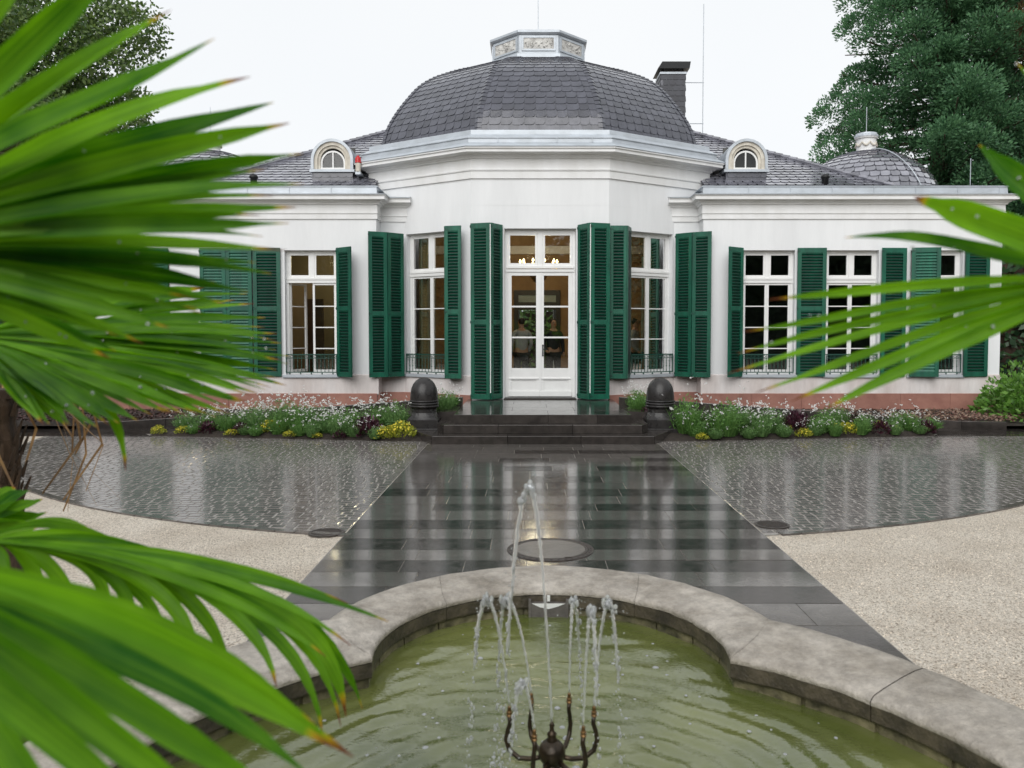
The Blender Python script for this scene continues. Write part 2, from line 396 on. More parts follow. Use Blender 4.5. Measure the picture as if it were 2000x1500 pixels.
def pond_mat():
    m = bpy.data.materials.new('pond_water'); m.use_nodes = True
    n, l = m.node_tree.nodes, m.node_tree.links; p = n['Principled BSDF']
    geo = n.new('ShaderNodeNewGeometry')
    nz = n.new('ShaderNodeTexNoise'); nz.inputs['Scale'].default_value = 1.6; nz.inputs['Detail'].default_value = 4; l.new(geo.outputs['Position'], nz.inputs['Vector'])
    rp = n.new('ShaderNodeValToRGB'); e = rp.color_ramp.elements
    e[0].position = .3; e[0].color = (.062,.080,.018,1); e[1].position = .7; e[1].color = (.15,.165,.048,1)
    l.new(nz.outputs['Fac'], rp.inputs['Fac']); l.new(rp.outputs[0], p.inputs['Base Color'])
    p.inputs['Roughness'].default_value = .03; p.inputs['IOR'].default_value = 1.5; p.inputs['Specular IOR Level'].default_value = 1.0
    mp = n.new('ShaderNodeMapping'); mp.inputs['Scale'].default_value = (1,1.6,1); l.new(geo.outputs['Position'], mp.inputs['Vector'])
    b = n.new('ShaderNodeTexNoise'); b.inputs['Scale'].default_value = 38; b.inputs['Detail'].default_value = 2; l.new(mp.outputs[0], b.inputs['Vector'])
    bp = n.new('ShaderNodeBump'); bp.inputs['Strength'].default_value = .28; bp.inputs['Distance'].default_value = .006
    l.new(b.outputs['Fac'], bp.inputs['Height']); l.new(bp.outputs[0], p.inputs['Normal'])
    return m
M['pond'] = pond_mat()

# ================================================================== ground
FC = (-0.13, 2.755)                 # fountain centre
FL, FR, FW = .917, .843, .525       # lobe offset, lobe radius, coping width
RIM, WATER = .42, .232
def basin_pt(part, t, g):
    """outline of the basin: part 0 = rear apse, part 1 = main circle; g 0 (inner edge) .. 1 (outer edge)"""
    if part == 0:
        a = radians(99.6+(74.2-99.6)*g)*t; r = .835+g*(.435-.096*abs(t)); c = 1.09
    else:
        a0 = 30.4+.9*g; d = a0+(360-2*a0)*t; e = min(d-a0, 360-a0-d)
        a = radians(d); r = 1.625+g*(.35+.196*math.exp(-(e/26)**1.5)); c = -.45
    return (FC[0]+r*sin(a), FC[1]+c+r*cos(a))
def lobed(g, n=48):
    """closed outline, clockwise from the left cusp"""
    return [basin_pt(0, -1+2*i/n, g) for i in range(n)] + [basin_pt(1, i/(2*n), g) for i in range(2*n)]
def in_basin(x, y, g=.75):
    return hypot(x-FC[0], y-FC[1]-1.09) < .835+.36*g or hypot(x-FC[0], y-FC[1]+.45) < 1.63+.38*g

PLAZA_C, PLAZA_R = (0.0, 16.4), 9.14
PATH_X = 1.93
m = MB(); g_ = [-900,-60,-8,8,60,900]
m.add([(x,y+10,0) for y in g_ for x in g_], [(j*6+i,j*6+i+1,(j+1)*6+i+1,(j+1)*6+i) for j in range(5) for i in range(5)])
tag(m.build('gravel_ground', M['gravel']), 'pale cream gravel ground on both sides of the dark paved path', 'gravel', kind='structure')

# loose pebbles on the nearer gravel
def in_plaza(x, y, e=0): return (x-PLAZA_C[0])**2 + (y-PLAZA_C[1])**2 < (PLAZA_R+e)**2
rnd = random.Random(5)
m = MB()
def pebble(m, x, y, z, r):
    a = rnd.uniform(0, pi); c, s_ = cos(a), sin(a); e = rnd.uniform(.55, .9); h = rnd.uniform(.5, .8)*r
    vs = [(x+r*c, y+r*s_, z), (x-r*e*s_, y+r*e*c, z), (x-r*c, y-r*s_, z), (x+r*e*s_, y-r*e*c, z), (x+.2*r*c, y+.2*r*s_, z+h), (x-.35*r*c, y-.3*r*s_, z+h*.9)]
    m.add(vs, [(0,1,4),(1,5,4),(1,2,5),(2,3,5),(3,4,5),(3,0,4)])
cnt = 0
while cnt < 26000:
    side = rnd.random() < .45
    x = rnd.uniform(-7, -1.9) if side else rnd.uniform(1.95, 6.5)
    y = 3.0 + 7.5*rnd.random()**1.5
    if in_plaza(x, y, -.01) or (abs(x) < PATH_X + .01): continue
    if in_basin(x, y, 1.02): continue
    if abs(x+.23)*1.55 > y*1.05 + .8: continue
    pebble(m, x, y, -.001, rnd.uniform(.004, .0085)); cnt += 1
tag(m.build('loose_pebbles', M['pebble']), 'fine loose pebbles scattered over the cream gravel', 'pebbles', kind='stuff')

# ---- cobbled round plaza
m = MB(); nn = 120
pts = [(PLAZA_C[0]+PLAZA_R*cos(2*pi*i/nn), PLAZA_C[1]+PLAZA_R*sin(2*pi*i/nn)) for i in range(nn)]
pts = [p for p in pts if p[1] < 18.1]
pts = sorted([p for p in pts], key=lambda p: atan2(p[1]-12, p[0]))
m.add([(p[0],p[1],.006) for p in pts], [tuple(range(len(pts)))])
plaza = m.build('cobbled_plaza', M['joint'])
tag(plaza, 'round forecourt of small wet grey cobbles in front of the villa', 'paving', kind='structure')
# edging ring of flat setts
def bed_front(x): return 13.95 + .145*max(0, abs(x)-2.2)**1.05
def cobble_geo(cx, cy, w, d, r):
    tz = .0105 + r.uniform(-.0016, .0016); tx, ty = r.uniform(-.003,.003), r.uniform(-.003,.003); b = .011
    j = lambda: r.uniform(-.004,.004)
    lo = [(-w/2+j(),-d/2+j()),(w/2+j(),-d/2+j()),(w/2+j(),d/2+j()),(-w/2+j(),d/2+j())]
    vs = [(cx+x, cy+y, .002) for x,y in lo]
    vs += [(cx+x*(1-2*.004/w), cy+y*(1-2*.004/d), tz-.005+x*tx+y*ty) for x,y in lo]
    vs += [(cx+x*(1-2*b/w), cy+y*(1-2*b/d), tz+x*tx+y*ty) for x,y in lo]
    fs = [(8,9,10,11)]
    for a_ in (0,4):
        for i in range(4): fs.append((a_+i, a_+(i+1)%4, a_+4+(i+1)%4, a_+4+i))
    return vs, fs
rnd = random.Random(21)
cob = []
y = 7.2
while y < 15.6:
    d = rnd.uniform(.098, .12)
    x, sg = PATH_X+.006, 1
    while True:
        w = rnd.uniform(.10, .165)
        cx, cy = sg*(x + w/2), y + d/2 + .035*sin(x*1.1)+.02*sin(x*2.7+y)
        x += w
        if x > 8.9:
            if sg < 0: break
            x, sg = PATH_X+.006, -1
        if not in_plaza(cx, cy, -.07): continue
        if cy > bed_front(cx) + .05 and abs(cx) < 7.6: continue
        if cy > 14.55 + .06*abs(cx): continue
        if abs(cx+.23) > cy*.66+.5: continue
        cob.append((cx, cy, w-.006, d-.006))
    y += d
cob.sort(key=lambda c: c[1] + .15*abs(c[0]))
for c in cob[:300]:
    mb = MB(); mb.add(*cobble_geo(*c, rnd)); mb.build('cobble', M['cobble_obj'], plaza)
mb = MB()
for c in cob[300:]: mb.add(*cobble_geo(*c, rnd))
mb.build('cobbles', M['cobble'], plaza, kind='stuff')
# curved edging of longer setts along the plaza rim
k = 0; a = radians(200)
while a < radians(340):
    da = rnd.uniform(.017, .024)
    p0 = (PLAZA_C[0]+PLAZA_R*cos(a), PLAZA_C[1]+PLAZA_R*sin(a))
    if abs(p0[0]) > PATH_X + .08:
        r0, r1 = PLAZA_R-.055, PLAZA_R+.03
        q = [(PLAZA_C[0]+r*cos(t), PLAZA_C[1]+r*sin(t)) for r, t in ((r0,a+.0006),(r1,a+.0006),(r1,a+da-.0006),(r0,a+da-.0006))]
        mb = MB(); mb.prism(q, .0, .017, False); mb.build('edging_sett', M['cobble_obj'], plaza)
    a += da

# ---- slab path from steps to fountain
mo = MB(); mo.add([(-PATH_X-.01,4.0,.0075),(PATH_X+.01,4.0,.0075),(PATH_X+.01,13.75,.0075),(-PATH_X-.01,13.75,.0075)], [(0,1,2,3)])
path = mo.build('slab_path', M['joint'])
tag(path, 'wet dark stone slab path leading from fountain to steps', 'path', kind='structure')
rnd = random.Random(8)
yb = [4.35]
while yb[-1] < 13.5: yb.append(yb[-1] + rnd.choice((.33,.37,.40,.43)))
MAN = (-.05, 6.95, .385)
for i in range(len(yb)-1):
    x = -PATH_X; y0, y1 = yb[i], min(yb[i+1], 13.6)
    pale = (i % 2 == 0)
    while x < PATH_X - .02:
        w = rnd.uniform(.45, 1.05)
        if PATH_X - (x+w) < .3: w = PATH_X - x
        g = .0035; z = .014 + rnd.uniform(-.0012,.0012); tx, ty = rnd.uniform(-.0012,.0012), rnd.uniform(-.0012,.0012)
        poly = [(x+g,y0+g),(x+w-g,y0+g),(x+w-g,y1-g),(x+g,y1-g)]
        if all(in_basin(*p) for p in poly): x += w; continue
        mb = MB()
        cx, cy = x+w/2, (y0+y1)/2
        vs = [(p[0],p[1],.0) for p in poly] + [(p[0],p[1],z+(p[0]-cx)*tx+(p[1]-cy)*ty) for p in poly]
        mb.add(vs, [(4,5,6,7)] + [(j,(j+1)%4,4+(j+1)%4,4+j) for j in range(4)])
        mm = M['slab_pale'] if (pale ^ (rnd.random() < .05)) else M['basalt_obj']
        if y0 > 9.6 and rnd.random() < .6: mm = M['slab_pale']
        mb.build('slab', mm, path)
        x += w

# manhole cover
mh = thing('manhole_cover', 'round concrete and iron manhole cover in the path behind the fountain', 'manhole', (MAN[0],MAN[1],.016))
c = (MAN[0],MAN[1],.0)
MB().lathe(c, [(.372,.012),(.372,.0195),(.366,.0215),(.328,.0215),(.326,.018)], 48, cap=False).build('frame_ring', M['cast_iron'], mh, smooth=False)
mb = MB()
for k in range(36):
    t = 2*pi*k/36; p = (c[0]+.347*cos(t), c[1]+.347*sin(t))
    mb.prism([(p[0]+.011*cos(t+q), p[1]+.011*sin(t+q)) for q in (0,pi/2,pi,3*pi/2)], .02, .0245, False)
mb.build('ring_studs', M['cast_iron'], mh, kind='stuff')
MB().lathe(c, [(.322,.012),(.322,.022),(.302,.0225),(.300,.019)], 48, cap=False).build('cover_rim', M['cast_iron'], mh)
MB().lathe(c, [(.299,.012),(.298,.0218),(.15,.0225),(.002,.0225)], 48, cap=False).build('concrete_disc', M['manhole'], mh)
mb = MB()
for t in (-1.1, 2.0): mb.box(c[0]+.31*cos(t)-.03, c[0]+.31*cos(t)+.03, c[1]+.31*sin(t)-.012, c[1]+.31*sin(t)+.012, .02, .0265)
mb.build('lifting_slots', M['cast_iron'], mh)

def drain(x, y, lab):
    d = thing('drain_grate', lab, 'drain', (x,y,.012))
    MB().lathe((x,y,0), [(.165,.01),(.165,.0185),(.14,.0185),(.14,.012)], 28, cap=False).build('frame_ring', M['cast_iron'], d)
    for k in range(-3,4):
        h = sqrt(max(.001,.14**2-(k*.038)**2))
        MB().box(x-h, x+h, y+k*.038-.009, y+k*.038+.009, .012, .0175).build('grate_bar', M['cast_iron'], d)
drain(2.12, 7.86, 'small round iron drain in the cobbles right of the path')
drain(-2.12, 7.55, 'small round iron drain in the cobbles left of the path')

# ================================================================== steps, ramps, beds
st = thing('entrance_steps', 'three wet black stone steps and landing before the glass door', 'steps', (0,14,0))
def step_poly(hx, yf, sx, sy, back): return [(-hx,yf),(hx,yf),(hx+sx,yf+sy),(hx+sx,back),(-hx-sx,back),(-hx-sx,yf+sy)]
levels = [(1.86,13.60,.40,.80,14.55,.0,.148), (1.70,13.93,.13,.26,14.85,.1485,.297), (1.50,14.22,.0,.0,17.62,.2975,.445)]
rnd = random.Random(4)
for i,(hx,yf,sx,sy,back,z0,z1) in enumerate(levels):
    if i < 2:
        cuts = [-hx, -hx*.32, hx*.34, hx] if i == 0 else [-hx, -hx*.45, hx*.3, hx]
        for a_, b_ in zip(cuts[:-1], cuts[1:]):
            MB().box(a_+.002, b_-.002, yf, back, z0, z1).build('step_block', M['basalt_obj'], st, bevel=.006)
        for s in (-1,1):
            q = [(s*(hx+.002),yf),(s*(hx+sx),yf+sy),(s*(hx+sx),back),(s*(hx+.002),back)]
            if s < 0: q = q[::-1]
            MB().prism(q, z0, z1).build('step_block', M['basalt_obj'], st, bevel=.006)
    else:
        ys = [14.22, 14.95, 15.65, 16.35, 17.0, 17.62]; 
        for j in range(5):
            xs = [-1.55, -.55, .6, 1.55] if j % 2 else [-1.55, -.9, .1, .95, 1.55]
            for a_, b_ in zip(xs[:-1], xs[1:]):
                MB().box(a_+.0015, b_-.0015, ys[j]+.0015, ys[j+1]-.0015, z0, z1 + rnd.uniform(-.0006,.0006)).build('landing_slab', M['basalt_obj'], st, bevel=.004)
        MB().box(-1.53, 1.53, 14.4, 17.6, .0, .2965).build('landing_core', M['basalt'], st)
        mb = MB()
        for k in range(46): mb.box(-.77+k*.0335, -.77+k*.0335+.012, 17.46, 17.60, .449, .466)
        for yy in (17.46, 17.528, 17.59): mb.box(-.78, .78, yy, yy+.012, .4485, .464)
        mb.build('door_grating', M['cast_iron'], st, kind='stuff')

rnd = random.Random(14)
for s, side in ((-1,'left'),(1,'right')):
    # ramp beside the landing, sloping down and outwards behind the bed
    rp_ = thing('ramp', f'wet dark slab ramp with low kerb on the {side} of the landing', 'ramp', (s*5,15.6,0), kind='structure')
    segs = 9; X0, X1 = 1.56, 8.9
    def rz(x): return max(.02, .44*(1-(x-X0)/(8.3-X0)))
    def ry(x): return (14.95+.02*(x-X0) , 16.25-.06*(x-X0)-.004*(x-X0)**2)
    for j in range(segs):
        xa, xb = X0+(X1-X0)*j/segs+.002, X0+(X1-X0)*(j+1)/segs-.002
        (na,fa),(nb,fb) = ry(xa), ry(xb)
        vs = [(s*xa,na,-.02),(s*xb,nb,-.02),(s*xb,fb,-.02),(s*xa,fa,-.02),(s*xa,na,rz(xa)),(s*xb,nb,rz(xb)),(s*xb,fb,rz(xb)),(s*xa,fa,rz(xa))]
        MB().add(vs, [(4,5,6,7),(0,1,5,4),(1,2,6,5),(2,3,7,6),(3,0,4,7)]).build('ramp_slab', M['basalt_obj'], rp_)
        vs = [(s*xa,fa+.004,-.02),(s*xb,fb+.004,-.02),(s*xb,fb+.13,-.02),(s*xa,fa+.13,-.02),(s*xa,fa+.004,rz(xa)+.15),(s*xb,fb+.004,rz(xb)+.15),(s*xb,fb+.13,rz(xb)+.15),(s*xa,fa+.13,rz(xa)+.15)]
        MB().add(vs, [(4,5,6,7),(0,1,5,4),(1,2,6,5),(2,3,7,6),(3,0,4,7)]).build('kerb_stone', M['basalt_obj'], rp_, bevel=.008)
    # paving strip outside the ramp foot
    for j in range(11):
        xa = 7.0 + j*.62
        q = [(s*(xa),14.62+.06*(xa-7)),(s*(xa+.61),14.62+.06*(xa-6.4)),(s*(xa+.91),15.02+.06*(xa-6.4)),(s*(xa+.3),15.02+.06*(xa-7))]
        if s < 0: q = q[::-1]
        MB().prism(q, .0, .013, False).build('apron_slab', M['basalt_obj'], rp_)
    for j in range(9):
        xa = 8.93 + j*.62; y0_, y1_ = 15.03+.06*(xa-7.2), 15.90-.02*(xa-8.9)
        q = [(s*xa,y0_),(s*(xa+.61),y0_+.036),(s*(xa+.61),y1_),(s*xa,y1_)]
        if s < 0: q = q[::-1]
        MB().prism(q, .0, .012, False).build('apron_slab', M['basalt_obj'], rp_)
    # soil bed in front of ramp
    m = MB(); nx = 24; vs=[]; fs=[]
    for i in range(nx+1):
        x = 2.05 + (7.1-2.05)*i/nx; yf = bed_front(x)+.03; yk = ry(x)[0]-.004
        yf = min(yf, yk-.05)
        for j in range(6):
            t = j/5; h = .0 if j == 0 else .035+.10*sin(pi*min(1,t*1.1)*.5)*min(1,(7.4-x)/1.2)
            vs.append((s*x, yf+(yk-yf)*t, h + (0 if j==0 else rnd.uniform(-.015,.015))))
    for i in range(nx):
        for j in range(5):
            q = (i*6+j,(i+1)*6+j,(i+1)*6+j+1,i*6+j+1); fs.append(q if s>0 else q[::-1])
    m.add(vs, fs)
    tag(m.build('flower_bed_soil', M['soil'], smooth=True), f'dark soil of the flower bed {side} of the steps', 'soil', kind='structure')
    # soil strip along plinth
    m = MB(); vs=[]; fs=[]
    for i in range(21):
        x = 1.58 + 14.5*(i/20)**1.15
        ya = (ry(min(x,8.9))[1]+.125); z = max(.05, min(.33, rz(min(x,8.9))+.1)); yb_ = 18.75 if x < 3.9 else (18.3 if x < 10.1 else 21.5)
        vs += [(s*x,ya,z-.04),(s*x,(ya+yb_)/2,z*.6+.09),(s*x,yb_,.17)]
    for i in range(20):
        for j in range(2):
            q = (i*3+j,(i+1)*3+j,(i+1)*3+j+1,i*3+j+1); fs.append(q if s>0 else q[::-1])
    m.add(vs, fs)
    tag(m.build('border_soil', M['soil'], smooth=True), f'dark soil strip between the ramp and the villa on the {side}', 'soil', kind='structure')

# ================================================================== villa
villa = thing('villa', 'white single-storey villa with domed slate roof and green shutters', 'building', (0,18,0))
V = villa
F0, F1, F2 = (1.475,17.70), (3.15,18.78), (3.95,19.30)     # bay corners, right side
RX, RY, WY, WE = 3.62, 18.72, 18.25, 10.25                 # recess / wing planes
ZG, ZT = .445, 4.42

def frame(A, B):
    L = hypot(B[0]-A[0], B[1]-A[1]); u = ((B[0]-A[0])/L, (B[1]-A[1])/L); return u, (u[1], -u[0]), L
def wall(mb, A, B, z0, z1, ops=(), depth=.30):
    u, n, L = frame(A, B)
    def P(a, b, z): return (A[0]+u[0]*a+n[0]*b, A[1]+u[1]*a+n[1]*b, z)
    us = sorted({0, L, *[o[0] for o in ops], *[o[1] for o in ops]}); zs = sorted({z0, z1, *[o[2] for o in ops], *[o[3] for o in ops]})
    for i in range(len(us)-1):
        for j in range(len(zs)-1):
            cu, cz = (us[i]+us[i+1])/2, (zs[j]+zs[j+1])/2
            if any(o[0] < cu < o[1] and o[2] < cz < o[3] for o in ops): continue
            for b, fl in ((0,False),(-depth,True)):
                q = [P(us[i],b,zs[j]),P(us[i+1],b,zs[j]),P(us[i+1],b,zs[j+1]),P(us[i],b,zs[j+1])]
                mb.add(q[::-1] if fl else q, [(0,1,2,3)])
    for a, b, c, d in ops:
        for q in ([P(a,0,c),P(a,-depth,c),P(a,-depth,d),P(a,0,d)],[P(b,-depth,c),P(b,0,c),P(b,0,d),P(b,-depth,d)],
                  [P(a,0,d),P(a,-depth,d),P(b,-depth,d),P(b,0,d)],[P(a,-depth,c),P(a,0,c),P(b,0,c),P(b,-depth,c)]):
            mb.add(q, [(0,1,2,3)])

OPW = (.93, 3.70)                    # wing window sill / head
OPF = (.93, 4.10)
wing_w = [(4.50,5.66),(6.36,7.52),(8.22,9.38)]
# --- walls
uF, nF, LF = frame(F0, F1)
FO = (.60, 1.84)
m = MB(); wall(m, (-F0[0],F0[1]), F0, .2, 5.2, [(F0[0]-.77, F0[0]+.77, .449, 4.11)])
m.build('front_wall', M['plaster'], V)
m = MB(); wall(m, F0, (F1[0]+.08, F1[1]+.052), .2, 5.2, [(FO[0],FO[1],*OPF)]); m.build('bay_wall', M['plaster'], V)
m = MB(); wall(m, (-F1[0]-.08,F1[1]+.052), (-F0[0],F0[1]), .2, 5.2, [(LF+.0954-FO[1],LF+.0954-FO[0],*OPF)]); m.build('bay_wall', M['plaster'], V)
for s in (-1,1):
    m = MB(); 
    A, B = ((F1[0]-.1,RY),(RX+.3,RY)) if s > 0 else ((-RX-.3,RY),(-F1[0]+.1,RY))
    wall(m, A, B, .2, 4.6); m.build('recess_wall', M['plaster'], V)
    m = MB(); A, B = ((RX,RY+.05),(RX,WY)) if s > 0 else ((-RX,WY),(-RX,RY+.05))
    wall(m, A, B, .2, 4.9, depth=.2); m.build('return_wall', M['plaster'], V)
    m = MB()
    if s > 0: wall(m, (RX,WY), (WE,WY), .2, 4.9, [(a-RX,b-RX,*OPW) for a,b in wing_w])
    else: wall(m, (-WE,WY), (-RX,WY), .2, 4.9, [(WE-b,WE-a,*OPW) for a,b in wing_w])
    m.build('wing_wall', M['plaster'], V)
    m = MB()
    if s > 0: wall(m, (WE,WY), (WE,27), .2, 4.9)
    else: wall(m, (-WE,27), (-WE,WY), .2, 4.9)
    m.build('end_wall', M['plaster'], V)
m = MB(); wall(m, (WE,27), (-WE,27), .2, 4.9, [(WE-.55,WE+.55,.46,3.25)]); m.build('rear_wall', M['plaster'], V)
# lower plaster zone and red plinth
def lowpath(s):
    p = [(F0[0]-.30,F0[1]),F0,(3.057,RY),(RX,RY),(RX,WY),(WE,WY),(WE,27)]
    return p if s > 0 else [(-x,y) for x,y in p][::-1]
for s in (-1,1):
    MB().sweep(lowpath(s), [(0,.50),(.028,.50),(.028,.925),(.0,.945)]).build('base_course', M['plaster_low'], V)
    pp = [(F0[0]-.0,F0[1]),(3.057,RY),(RX,RY),(RX,WY),(WE,WY),(WE,27)]
    segs = []
    for a_, b_ in zip(pp[:-1], pp[1:]):
        L = hypot(b_[0]-a_[0], b_[1]-a_[1]); k = max(1, round(L/1.15))
        for i in range(k):
            segs.append(((a_[0]+(b_[0]-a_[0])*i/k, a_[1]+(b_[1]-a_[1])*i/k),(a_[0]+(b_[0]-a_[0])*(i+1)/k, a_[1]+(b_[1]-a_[1])*(i+1)/k)))
    for a_, b_ in segs:
        if a_[1] > 20: continue
        if s < 0: a_, b_ = (-b_[0],b_[1]), (-a_[0],a_[1])
        u, n, L = frame(a_, b_)
        MB().obox(a_, u, n, .002, L-.002, -.1, .05, -.05, .522).build('plinth_stone', M['sandstone'], V, bevel=.004)

# --- wing cornices and zinc gutter bands
wprof = [(0,4.38),(.03,4.385),(.03,4.495),(.045,4.50),(.05,4.52),(.035,4.525),(.03,4.69),(.06,4.70),(.075,4.735),(.11,4.75),(.12,4.775),(.20,4.80),(.21,4.785),(.225,4.79),(.225,4.865),(.245,4.87),(.25,4.895),(0,4.905)]
zprof = [(.262,4.885),(.262,4.904),(.06,4.93),(.052,5.075),(.075,5.085),(.075,5.105),(-.30,5.115)]
def wpath(s):
    p = [(2.9,RY),(RX,RY),(RX,WY),(WE,WY),(WE,27)]
    return p if s > 0 else [(-x,y) for x,y in p][::-1]
def zpath(s):
    p = [(RX+.03,19.4),(RX+.03,WY),(WE,WY),(WE,27)]
    return p if s > 0 else [(-x,y) for x,y in p][::-1]
for s in (-1,1):
    MB().sweep(wpath(s), wprof).build('wing_cornice', M['moulding'], V)
    MB().sweep(wpath(s), [(.26,4.883),(.264,4.904),(.0,4.95),(-.25,5.0)], cap=False).build('cornice_flashing', M['zinc'], V)
    MB().sweep(zpath(s), zprof[2:], cap=False).build('gutter_band', M['zinc'], V)
    for k in range(7):      # standing seams on the band
        x = 4.6 + k*.92
        MB().box(s*x-.008, s*x+.008, WY-.068, WY-.045, 4.93, 5.09).build('band_seam', M['zinc'], V)
    # snow guard
    mb = MB()
    for zz in (5.135, 5.175): mb.tube([(s*3.9,18.53,zz),(s*10.0,18.53,zz)], .006, 4)
    for k in range(66): mb.box(s*(3.95+k*.092)-.004, s*(3.95+k*.092)+.004, 18.525, 18.535, 5.10, 5.18)
    mb.build('snow_guard', M['black_iron'], V)
    m = MB(); m.add([(s*3.5,18.3,5.02),(s*WE,18.3,5.02),(s*WE,27,5.02),(s*3.5,27,5.02)], [(0,1,2,3) if s>0 else (3,2,1,0)])
    m.build('flat_roof', M['zinc'], V)

# --- drum above the bay
DR = [(1.475,17.70),F2,(3.95,24.3),(1.475,25.9)]
drum = [(-x,y) for x,y in DR[::-1]][:0] + [(-1.475,17.70),(1.475,17.70),F2,(3.95,24.3),(1.475,25.9),(-1.475,25.9),(-3.95,24.3),(-3.95,19.30)]
m = MB(); m.sweep(drum, [(0.002,4.6),(.002,6.12)], closed=True); m.build('drum_wall', M['plaster'], V)
dprof = [(0,5.165),(.035,5.17),(.035,5.325),(.055,5.33),(.062,5.355),(.035,5.36),(.03,5.575),(.07,5.59),(.085,5.625),(.14,5.64),(.15,5.66),(.27,5.69),(.28,5.675),(.30,5.68),(.30,5.745),(.33,5.75),(.335,5.785),(0,5.80)]
MB().sweep(drum, dprof, closed=True).build('drum_cornice', M['moulding'], V)
MB().sweep(drum, [(.33,5.77),(.348,5.79),(.30,5.83),(.17,5.90),(.165,5.985),(.19,5.99),(.19,6.005),(.02,6.10),(.012,6.20),(-.3,6.24)], closed=True).build('drum_flashing', M['zinc'], V)
for xx in (-.9, .35, 1.1):
    MB().box(xx-.008, xx+.008, 17.50, 17.545, 5.9, 5.99).build('flashing_seam', M['zinc'], V)

# --- slates
def slate_geo(P, u0, u1, v0, v1, nrm, lift=.016, flip=1):
    """P(u,v): surface point; one slate with a rounded lower corner, tail lifted"""
    vt = v0 + (v1-v0)*1.22
    U = lambda t: u0 + (u1-u0)*t
    W = lambda t: v0 + (v1-v0)*t
    if flip > 0: sh = [(0.0,.10),(.10,.0),(.62,.0),(.86,.08),(1.0,.38),(1.0,1.0)]
    else: sh = [(1.0,.10),(.90,.0),(.38,.0),(.14,.08),(0,.38),(0,1.0)]
    top = [(U(a), W(b), 1-b*.75) for a,b in sh]
    end = (U(0 if flip>0 else 1), W(1.0), .25)
    ring = top + [end]
    tv = [Vector(P(a,b)) + nrm*(lift*h+.004) for a,b,h in ring]
    bv = [Vector(P(a,b)) + nrm*.0005 for a,b,h in ring[:6]]
    n = len(tv)
    fs = [tuple(range(n)) if flip>0 else tuple(range(n-1,-1,-1))]
    for i in range(5):
        q = (i, n+i, n+i+1, i+1)
        fs.append(q if flip>0 else q[::-1])
    return tv + bv, fs

KP = [(1.0,6.20),(.975,6.62),(.925,7.02),(.865,7.38),(.785,7.78),(.70,8.05),(.62,8.22),(.52,8.40),(.40,8.56),(.30,8.70)]
def _cr(P, t):
    n = len(P)-1; i = min(n-1, int(t*n)); f = t*n-i
    a, b, c, d = P[max(0,i-1)], P[i], P[i+1], P[min(n,i+2)]
    return tuple(.5*(2*b[q]+(c[q]-a[q])*f+(2*a[q]-5*b[q]+4*c[q]-d[q])*f*f+(3*b[q]-a[q]-3*c[q]+d[q])*f**3) for q in (0,1))
KP = [_cr(KP, i/40) for i in range(41)]
def prof_at(s):
    """k, z at arc parameter s (metres along the front profile)"""
    acc = 0
    for (k0,z0),(k1,z1) in zip(KP[:-1],KP[1:]):
        L = hypot((k0-k1)*3.85, z1-z0)
        if s <= acc+L or (k1,z1) == KP[-1]:
            t = (s-acc)/L; return k0+(k1-k0)*t, z0+(z1-z0)*t
        acc += L
DOMEC = (0, 21.8)
DB = [(-1.36,-3.85),(1.36,-3.85),(3.72,-2.22),(3.72,2.22),(1.36,3.85),(-1.36,3.85),(-3.72,2.22),(-3.72,-2.22)]
STOT = sum(hypot((a[0]-b[0])*3.85, b[1]-a[1]) for a,b in zip(KP[:-1],KP[1:]))
# solid dome shell under the slates
m = MB(); vs=[]; fs=[]; ns=24
for i in range(ns+1):
    k, z = prof_at(STOT*i/ns*.9999)
    for bx, by in DB: vs.append((bx*k, DOMEC[1]+by*k, z))
for i in range(ns):
    for j in range(8): fs.append((i*8+j, i*8+(j+1)%8, (i+1)*8+(j+1)%8, (i+1)*8+j))
dome = m.add(vs, fs).build('dome', M['slate'], V)
rnd = random.Random(31)
rows = 22; made = 0; rest = MB()
for fi in (0, 7, 1, 6, 2, 3, 4, 5):
    a_, b_ = DB[fi], DB[(fi+1) % 8]
    for r in range(rows):
        s0, s1 = STOT*r/rows*.998, STOT*(r+1)/rows*.998
        def P(u, v):
            k, z = prof_at(min(STOT*.9995, v)); return (a_[0]*k*(1-u)+b_[0]*k*u, DOMEC[1]+(a_[1]*(1-u)+b_[1]*u)*k, z)
        k0, _ = prof_at(s0); Lr = hypot(b_[0]-a_[0], b_[1]-a_[1])*k0
        w = .235 if fi in (0,7,1,6,2) else .4
        n = max(2, round(Lr/w))
        p0, p1, p2 = Vector(P(.5,s0)), Vector(P(.6,s0)), Vector(P(.5,s1))
        nrm = (p1-p0).cross(p2-p0).normalized()
        off = rnd.uniform(0,.6)/n
        cuts = [0] + [min(1,max(0,(i+off+rnd.uniform(-.1,.1))/n)) for i in range(1,n)] + [1]
        for c0, c1 in zip(cuts[:-1], cuts[1:]):
            if c1-c0 < .01: continue
            drop = (s1-s0)*rnd.uniform(-.03,.05)
            g = slate_geo(P, c0+.0015, c1-.0015, s0+drop, s1+drop, nrm, lift=.013, flip=1)
            if made < 300 and fi in (0,7,1):
                MB().add(*g).build('slate', M['slate_obj'], dome); made += 1
            else: rest.add(*g)
